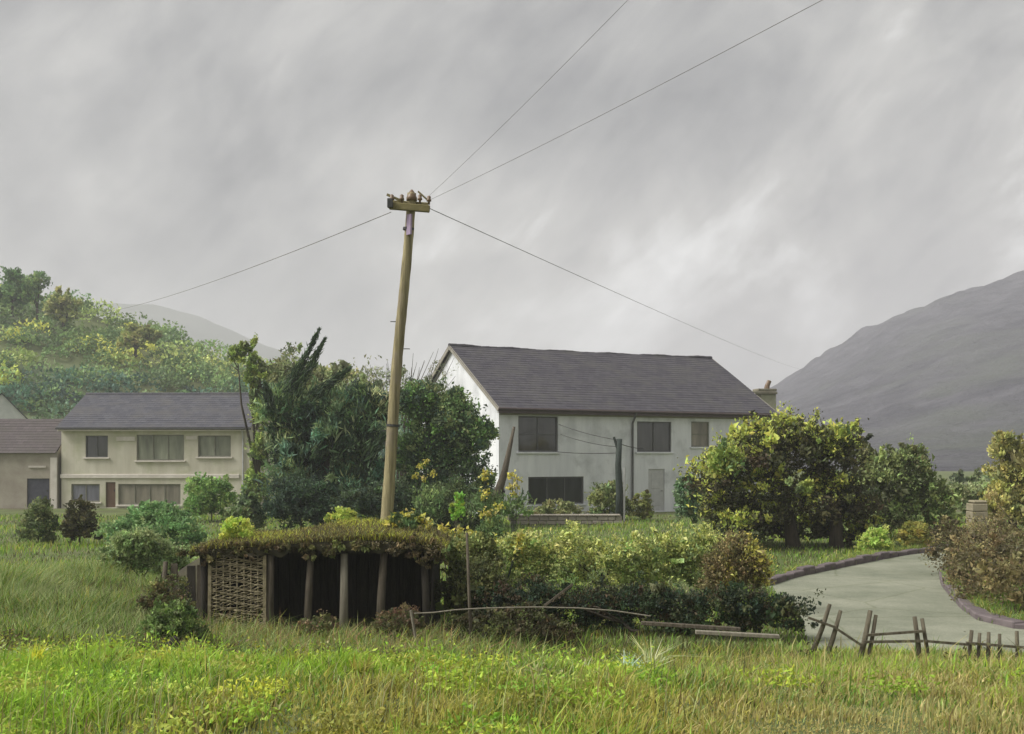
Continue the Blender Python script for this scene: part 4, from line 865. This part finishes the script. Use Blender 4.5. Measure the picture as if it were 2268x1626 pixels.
# lime shrubs and flowers on the shed roof line
small('lime_plant', 'bright lime plant on the left part of the turf roof', 482, 570, 1140, 1205, 17.3, pal((160, 180, 54), (146, 170, 52), (176, 186, 70)), 101, 2600, .05, cat='plant', trunk=False)
small('lime_plant', 'lime green plant behind the turf roof left of the pole', 720, 800, 1122, 1170, 19.2, pal((150, 166, 56), (170, 170, 62), (130, 144, 54)), 102, 2000, .05, cat='plant', trunk=False)
small('lime_plant', 'bright green upright plant right of the pole base', 995, 1032, 1085, 1170, 24, pal((128, 170, 50), (110, 158, 44), (140, 160, 50)), 103, 1800, .07, cat='plant', up=.8)
def flower(label, px, y0, y1, Y, blooms, seed, stemc=GM, wpx=36):
    b = P(px, y1, Y); b.z = 1.72 if Y < 19 and px < 980 else 0
    root = empty('flower_plant', b, label=label, cat='flowers', group='yellow flowers near the shed'); mb = MB()
    for (fx, fy) in blooms: 
        t = P(fx, fy, Y) - b; mb.tube([(t.x * .3, 0, 0), (t.x * .7, .02, t.z * .6), t], [.012, .01, .006], 5)
    mb.build('stems', M['post_green'], root)
    foliage('leaves', shift([pblob(px - wpx, px + wpx, (y0 + y1) / 2 - 10, y1, Y)], b), 900, .11, .3, stemc, parent=root, seed=seed, up=.7, cl=.4)
    for i, (fx, fy) in enumerate(blooms):
        t = np.array(P(fx, fy, Y) - b); r = np.random.default_rng(seed * 7 + i); n = 26
        pc = pal((226, 216, 60), (216, 208, 56), (236, 224, 120), k=.75)
        leaves('blossom', t + r.normal(size=(n, 3)) * .055, r.normal(size=(n, 3)) + [0, -.5, .5], r.uniform(.06, .11, n), r.uniform(.05, .08, n), jitter(pc[r.integers(0, 3, n)], r, .12, .05), root, 'petal', seed=seed + i)
    return root
flower('tall yellow flowers standing before the white house corner', 1138, 1040, 1160, 27, [(1134, 1052), (1142, 1075), (1130, 1080), (1146, 1060), (1138, 1098)], 111)
flower('yellow flowers with pale orange blooms left of the tall ones', 1085, 1100, 1200, 25, [(1078, 1135), (1092, 1142), (1105, 1122), (1070, 1138), (1084, 1160)], 112)
flower('yellow flower spire against the round dark tree', 1076, 1035, 1160, 26, [(1076, 1048), (1078, 1092), (1072, 1100), (1074, 1060)], 113)
flower('low yellow flowers at the right end of the turf roof', 1000, 1165, 1235, 20, [(990, 1185), (1002, 1192), (1018, 1175), (1040, 1180), (980, 1170)], 114)
flower('low yellow flowers below the orange blooms', 1090, 1190, 1270, 20.5, [(1088, 1200), (1095, 1228), (1082, 1240), (1150, 1210), (1152, 1190)], 115)
flower('pale yellow flowers on the turf roof behind the pole', 900, 1135, 1175, 17.8, [(880, 1150), (905, 1142), (930, 1148), (945, 1160), (862, 1158)], 116)
flower('yellow sprigs hanging on the round dark tree', 945, 1010, 1160, 33, [(930, 1035), (945, 1022), (958, 1050), (940, 1060), (920, 1055)], 117)

# ------------------------------------------------------------------ grass (uncountable)
def grass(name, X, Y, Z, H, Wd, cols, seed, lean=.35, label=None, parent=None):
    r = np.random.default_rng(seed); n = len(X); b = np.stack([X, Y, Z - .02], -1); a = r.uniform(0, 6.28, n); s = np.stack([np.cos(a), np.sin(a), 0 * a], -1)
    ld = r.normal(size=(n, 3)) * [1, 1, 0] * lean + np.array([.10, 0, 0]); H = H[:, None]; Wd = Wd[:, None]
    m = b + (np.array([0, 0, .55]) + ld * .25) * H; t = b + (np.array([0, 0, 1.0]) * (1 - .25 * np.linalg.norm(ld, axis=1, keepdims=True)) + ld) * H
    V = np.stack([b - s * Wd / 2, b + s * Wd / 2, m + s * Wd * .4, m - s * Wd * .4, t], 1).reshape(-1, 3)
    k = np.arange(n)[:, None] * 5; T = np.concatenate([k + [0, 1, 2], k + [0, 2, 3], k + [3, 2, 4]])
    me = fast_mesh(name, V, T, np.repeat(cols, 5, 0)); o = link(name, me, M['grass'], parent)
    if parent is None: tag(o, label, 'grass', kind='stuff')
    else: o['kind'] = 'stuff'
    return o
def in_view(X, Y, m=1.12): return np.abs(X) < (CX / F) * Y * m + .6
def mixcols(sets, W_, r):
    """choose one palette per blade by weights W_ (n, sets)"""
    W_ = np.maximum(W_, 0); W_ = W_ / W_.sum(1, keepdims=True); u = r.random((len(W_), 1)); k = (u > np.cumsum(W_, 1)).sum(1).clip(0, len(sets) - 1); out = np.zeros((len(W_), 3))
    for i, s in enumerate(sets): m = k == i; out[m] = s[r.integers(0, len(s), m.sum())]
    return out
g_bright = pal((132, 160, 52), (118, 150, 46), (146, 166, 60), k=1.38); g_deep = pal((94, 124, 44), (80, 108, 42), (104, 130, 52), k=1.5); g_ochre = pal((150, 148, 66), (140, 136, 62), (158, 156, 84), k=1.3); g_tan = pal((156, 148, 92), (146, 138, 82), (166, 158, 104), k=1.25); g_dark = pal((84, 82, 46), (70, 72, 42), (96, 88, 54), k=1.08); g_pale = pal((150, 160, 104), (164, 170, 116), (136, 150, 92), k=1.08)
r = np.random.default_rng(131); n = 254000
Y = 4.5 + 10.3 * r.random(n) ** 1.25; X = (r.random(n) * 2 - 1) * (CX / F * Y * 1.14 + .5); ex = np.arange(n) < 40000      # some beyond both edges of the view
X[ex] = np.sign(X[ex]) * (CX / F * Y[ex] * 1.1 + .4 + 4.5 * r.random(40000))
nz1 = smooth_noise(X, Y * 1.6, 1.1, 5); nz2 = smooth_noise(X, Y * 1.5, 2.3, 6); nz3 = smooth_noise(X, Y, .6, 8)
sxp = CX + X / Y * F                                     # spread of species across the bank, by bearing
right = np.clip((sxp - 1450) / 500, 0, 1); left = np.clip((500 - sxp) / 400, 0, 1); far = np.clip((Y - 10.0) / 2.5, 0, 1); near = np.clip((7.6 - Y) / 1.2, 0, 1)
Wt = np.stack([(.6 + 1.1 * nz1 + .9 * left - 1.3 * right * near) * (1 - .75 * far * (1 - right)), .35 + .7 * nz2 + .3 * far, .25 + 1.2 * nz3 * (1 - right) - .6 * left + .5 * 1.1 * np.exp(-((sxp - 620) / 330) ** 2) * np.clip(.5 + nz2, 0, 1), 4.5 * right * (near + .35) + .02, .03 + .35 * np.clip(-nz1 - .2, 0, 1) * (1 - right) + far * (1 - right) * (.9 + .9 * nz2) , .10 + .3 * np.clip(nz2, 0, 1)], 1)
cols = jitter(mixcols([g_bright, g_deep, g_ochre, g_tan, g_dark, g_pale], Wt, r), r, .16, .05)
nz4 = smooth_noise(X, Y, 5.0, 15)
Hh = (.085 + .07 * np.clip(nz1, -1, 1) + .07 * np.clip(nz4, -.6, 1.4) + .10 * r.random(n) ** 2 + .10 * far) * (1 - .75 * right * near) * np.where(r.random(n) < .02, 1.8, 1)
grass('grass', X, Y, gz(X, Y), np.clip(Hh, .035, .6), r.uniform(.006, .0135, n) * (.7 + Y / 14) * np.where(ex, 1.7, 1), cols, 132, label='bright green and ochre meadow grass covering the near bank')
# middle distance grass
n = 118000; Y = 14.6 + 36 * r.random(n) ** 1.6; X = (r.random(n) * 2 - 1) * (CX / F * Y * 1.1 + .5); ex = np.arange(n) < 22000
X[ex] = np.sign(X[ex]) * (CX / F * Y[ex] * 1.08 + .4 + 6 * r.random(22000))
def in_poly(X, Y, poly):
    c = np.zeros(len(X), bool); j = len(poly) - 1
    for i in range(len(poly)):
        xi, yi = poly[i]; xj, yj = poly[j]; c ^= ((yi > Y) != (yj > Y)) & (X < (xj - xi) * (Y - yi) / (yj - yi + 1e-12) + xi); j = i
    return c
keep = ~in_poly(X, Y, road_l + road_r) & ~((X > sx(420)) & (X < sx(965)) & (Y > SY - .1) & (Y < SY + 1.9))
X, Y = X[keep], Y[keep]; n = len(X); nz = smooth_noise(X, Y, .8, 9); nzb = smooth_noise(X, Y, 1.7, 10)
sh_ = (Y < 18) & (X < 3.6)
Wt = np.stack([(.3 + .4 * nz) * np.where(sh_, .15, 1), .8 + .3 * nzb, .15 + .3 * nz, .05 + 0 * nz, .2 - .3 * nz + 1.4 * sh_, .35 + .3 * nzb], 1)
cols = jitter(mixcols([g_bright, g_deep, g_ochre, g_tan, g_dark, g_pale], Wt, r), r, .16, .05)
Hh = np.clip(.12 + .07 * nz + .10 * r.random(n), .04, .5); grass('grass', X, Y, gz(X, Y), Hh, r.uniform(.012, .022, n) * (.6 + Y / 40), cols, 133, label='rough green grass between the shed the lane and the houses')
# tufts growing against the kerbs
n = 16000; kl = resample([(5.5, 23.2), (6.6, 25.0), (7.96, 26.7), (9.4, 28.5), (10.9, 30.3), (13.6, 32.8), (17, 35.2)], .1); kr = resample([(12.6, 29.6), (11.2, 27.8), (10.0, 25.4), (9.2, 23.2), (8.6, 21.2), (8.15, 19.6), (7.9, 18.4), (8.1, 17.5), (9.0, 17.0), (12, 16.8), (18, 16.9)], .1)
kk = np.array([p[:2] for p in kl + kr]); sel = r.integers(0, len(kk), n); side_ = np.where(sel < len(kl), 1, 1); pos = kk[sel] + r.normal(0, .05, (n, 2)); pos[:, 0] += np.where(sel < len(kl), -.25, .32); pos[:, 1] += np.where(sel < len(kl), .2, .12)
patch = smooth_noise(pos[:, 0], pos[:, 1], 2.2, 19) > -.25; pos = pos[patch]; n = len(pos)
grass('grass', pos[:, 0], pos[:, 1], np.zeros(n), r.uniform(.12, .34, n), r.uniform(.012, .02, n), jitter(mixcols([g_deep, g_ochre, g_pale], np.tile([.5, .25, .25], (n, 1)), r), r, .16, .05), 136, lean=.55, label='ragged grass growing against the stone kerbs')
# tall loose grass on the left bank
n = 26000; Y = r.uniform(14.0, 21.5, n); px = r.uniform(-120, 360, n); X = (px - CX) / F * Y; nz = smooth_noise(X, Y, 1.3, 23); nzb = smooth_noise(X, Y, 3.1, 24)
cols = jitter(mixcols([pal((136, 146, 98), (124, 136, 88), (148, 156, 106), k=1.4), g_deep, g_dark, g_ochre], np.stack([.8 + .6 * nz, .5 + .4 * nzb, .35 - .4 * nz, .12 + .2 * nzb], 1), r), r, .15, .05)
grass('grass', X, Y, gz(X, Y), np.clip(.42 + .22 * nz + .12 * nzb + .25 * r.random(n), .12, 1.1) * np.interp(Y, [14, 17], [.5, 1]), r.uniform(.012, .024, n), cols, 139, lean=.32, label='tall loose grey green grass on the left bank')
# turf on the shed
n = 18000; X = r.uniform(sx(425) - ox, sx(985) - ox, n); Yl = -.15 + 2.05 * r.random(n) ** 1.5
e_ = np.minimum(1, np.minimum((X - (sx(425) - ox)), (sx(985) - ox) - X) * 3) ** .5 * np.minimum(1, (Yl + .3) / 2.3 * 6 + .12) ** .5
Zl = zoff(X) + top + .06 + e_ * (.10 + .04 * np.sin(X * 1.7)) + .03 * (Yl + .3)
nzt = smooth_noise(X, Yl, 2.4, 14)
cols = jitter(mixcols([pal((150, 160, 56), (166, 168, 60)), g_ochre, g_dark, BR, g_pale], np.stack([.14 + .4 * nzt, .25 + 0 * nzt, .5 - .3 * nzt, .7 - .2 * nzt, .10 + 0 * nzt], 1), r), r, .18, .06)
grass('turf_grass', X, Yl, Zl, np.clip(.06 + .09 * r.random(n) + .05 * nzt, .03, .3), r.uniform(.009, .016, n), cols, 134, lean=.5, parent=sh)
# creeper hanging over the front edge of the roof
cb_ = []
for i in range(26):
    px_ = 430 + 550 * i / 25 + random.uniform(-10, 10); hh = random.uniform(.05, .24) * (1.5 if px_ > 900 else .8)
    cb_.append((sx(px_) - ox, -.12 + random.uniform(-.04, .04), top + .10 - hh * .5 + float(zoff(sx(px_) - ox)), random.uniform(.10, .22), .09, hh))
foliage('creeper', cb_, 7000, .055, .6, np.concatenate([BR, BR, pal((112, 112, 60), (96, 100, 50), (120, 108, 72))]) * .85, parent=sh, seed=137, up=-.8, cl=.4)['kind'] = 'stuff'
# dry grass fringe at the foot of the shed
n = 24000; px = r.uniform(300, 1180, n); Y = r.uniform(14.2, 16.6, n); X = (px - CX) / F * Y
cols = jitter(mixcols([g_pale, g_ochre, g_deep, pal((130, 104, 78), (116, 96, 70))], np.tile([.45, .2, .25, .2], (n, 1)), r), r, .18, .05)
grass('grass', X, Y, gz(X, Y), r.uniform(.08, .30, n) + .22 * (r.random(n) < .12), r.uniform(.008, .014, n), cols, 135, lean=.45, label='pale dry grass fringe along the foot of the shed')
# dead stalks and seed heads standing above the grass
n = 3800; Y = 5.0 + 9.5 * r.random(n); X = (r.random(n) * 2 - 1) * (CX / F * Y * 1.12 + .4); kp = smooth_noise(X, Y, 1.5, 29) + .25 * r.normal(size=n) > .05; X, Y = X[kp], Y[kp]; n = len(X)
grass('grass', X, Y, gz(X, Y), r.uniform(.22, .48, n), r.uniform(.004, .008, n), jitter(mixcols([g_tan, g_pale, pal((120, 104, 70), (134, 118, 82), k=1.3)], np.tile([.4, .3, .3], (n, 1)), r), r, .15, .05), 138, lean=.25, label='thin dry stalks standing above the near grass')
# low broad leaved weeds through the near bank
r = np.random.default_rng(161); nc = 420; Yc = 5.2 + 9.0 * r.random(nc); Xc = (r.random(nc) * 2 - 1) * (CX / F * Yc * 1.1 + .3); bear = CX + Xc / Yc * F
kp = r.random(nc) < np.where(bear > 1400, .04, np.where(Yc > 9, 1.0, .55)); Xc, Yc, bear = Xc[kp], Yc[kp], bear[kp]; nc = len(Xc); hc = r.uniform(.06, .17, nc) * (1 + .5 * (Yc > 10))
ci = r.integers(0, nc, 34000); off = r.normal(size=(34000, 3)) * [.14, .14, .5]; X = Xc[ci] + off[:, 0]; Y = Yc[ci] + off[:, 1]; Z = gz(X, Y) + np.abs(off[:, 2]) * hc[ci] + .05
sets = [g_bright, GL_ * .8, g_ochre * [.8, .86, .7], GY_ * [.7, .75, .7], g_dark, BR * .8, g_pale * .8]
dk = np.clip((Yc - 9.5) / 2, 0, 1); ol = np.exp(-((bear - 620) / 330) ** 2)
cc = jitter(mixcols(sets, np.stack([.7 + 0 * dk, .4 + .3 * (bear < 350), .15 + 1.3 * ol * (1 - dk), .1 + .6 * ol * (1 - dk), .8 * dk, .6 * dk, .15 + .2 * dk], 1), r), r, .2, .05)
lw = leaves('weeds', np.stack([X, Y, Z], -1), r.normal(size=(34000, 3)) * [1, 1, .5] + [0, 0, .7], r.uniform(.028, .065, 34000), r.uniform(.014, .03, 34000), jitter(cc[ci], r, .12, .05), material='grass', seed=162)
tag(lw, 'low leafy weeds growing through the near grass bank', 'weeds', kind='stuff')
# individual pale tufts in the near grass
def tuft(label, px, Y, h, palette, seed, n=60, spread=.10, wd=.014):
    r = np.random.default_rng(seed); x0 = (px - CX) / F * Y; z0 = float(gz(x0, Y)); root = empty('grass_tuft', (x0, Y, z0), label=label, cat='grass tuft', group='tufts in the near grass')
    a = r.uniform(0, 6.28, n); rad = r.random(n) * spread * .4; X = np.cos(a) * rad; Yy = np.sin(a) * rad
    o = grass('blades', X, Yy, np.zeros(n), h * r.uniform(.5, 1.1, n), np.full(n, wd) * r.uniform(.7, 1.2, n), jitter(palette[r.integers(0, len(palette), n)], r, .14, .05), seed, lean=.42, parent=root)
    del o['kind']
    return root
blue = pal((150, 172, 150), (166, 182, 166), (140, 160, 128)); palet = pal((170, 178, 140), (160, 166, 120), (150, 150, 110))
tuft('blue grey leafy tuft in the near grass right of centre', 1392, 9.6, .30, blue, 141, 80, .16, .024)
tuft('tall pale tuft in front of the dark shrubs', 1440, 11.8, .55, palet, 142, 60, .12, .020)
tuft('pale tuft left of the blue grey one', 1290, 9.9, .26, palet, 143, 60, .12, .018)
tuft('slim yellow green tuft below the woven panel', 436, 11.4, .42, GL_, 144, 36, .08, .016)
tuft('broad lime tuft at the left edge of the near grass', 75, 9.4, .30, GY_, 145, 60, .14, .024)
tuft('lime tuft beside the leftmost one', 140, 9.6, .26, GL_, 146, 60, .14, .022)
tuft('bright green tuft in the middle of the near grass', 955, 8.2, .24, pal((110, 168, 44), (128, 176, 54)), 147, 50, .10, .016)
tuft('green tuft in front of the shed posts', 545, 10.6, .34, GM * 1.4, 148, 50, .12, .018)
tuft('second green tuft in front of the shed posts', 590, 10.4, .32, GM * 1.3, 149, 50, .12, .018)
tuft('lime tuft at the right beside the lane fence', 1630, 10.2, .22, GL_, 150, 50, .12, .018)
tuft('straw tuft near the middle left of the bank', 648, 9.2, .24, g_ochre, 151, 70, .16, .02)
tuft('straw tuft left of centre of the bank', 800, 8.6, .22, g_ochre, 152, 70, .16, .02)

# ------------------------------------------------------------------ damp air
hz = MB().box((0, 500, 78), (3000, 2600, 164)).build('haze', None, None)
tag(hz, 'thin damp grey mist over the valley', 'mist', kind='stuff')
mh = bpy.data.materials.new('haze'); mh.use_nodes = True; mh.node_tree.nodes.clear()
ho = mh.node_tree.nodes.new('ShaderNodeOutputMaterial'); pv = mh.node_tree.nodes.new('ShaderNodeVolumePrincipled')
pv.inputs['Color'].default_value = (0.92, 0.92, 0.97, 1); pv.inputs['Density'].default_value = 0.0008; pv.inputs['Anisotropy'].default_value = 0.2
mh.node_tree.links.new(pv.outputs[0], ho.inputs['Volume']); hz.data.materials.append(mh)
hz.display_type = 'WIRE'
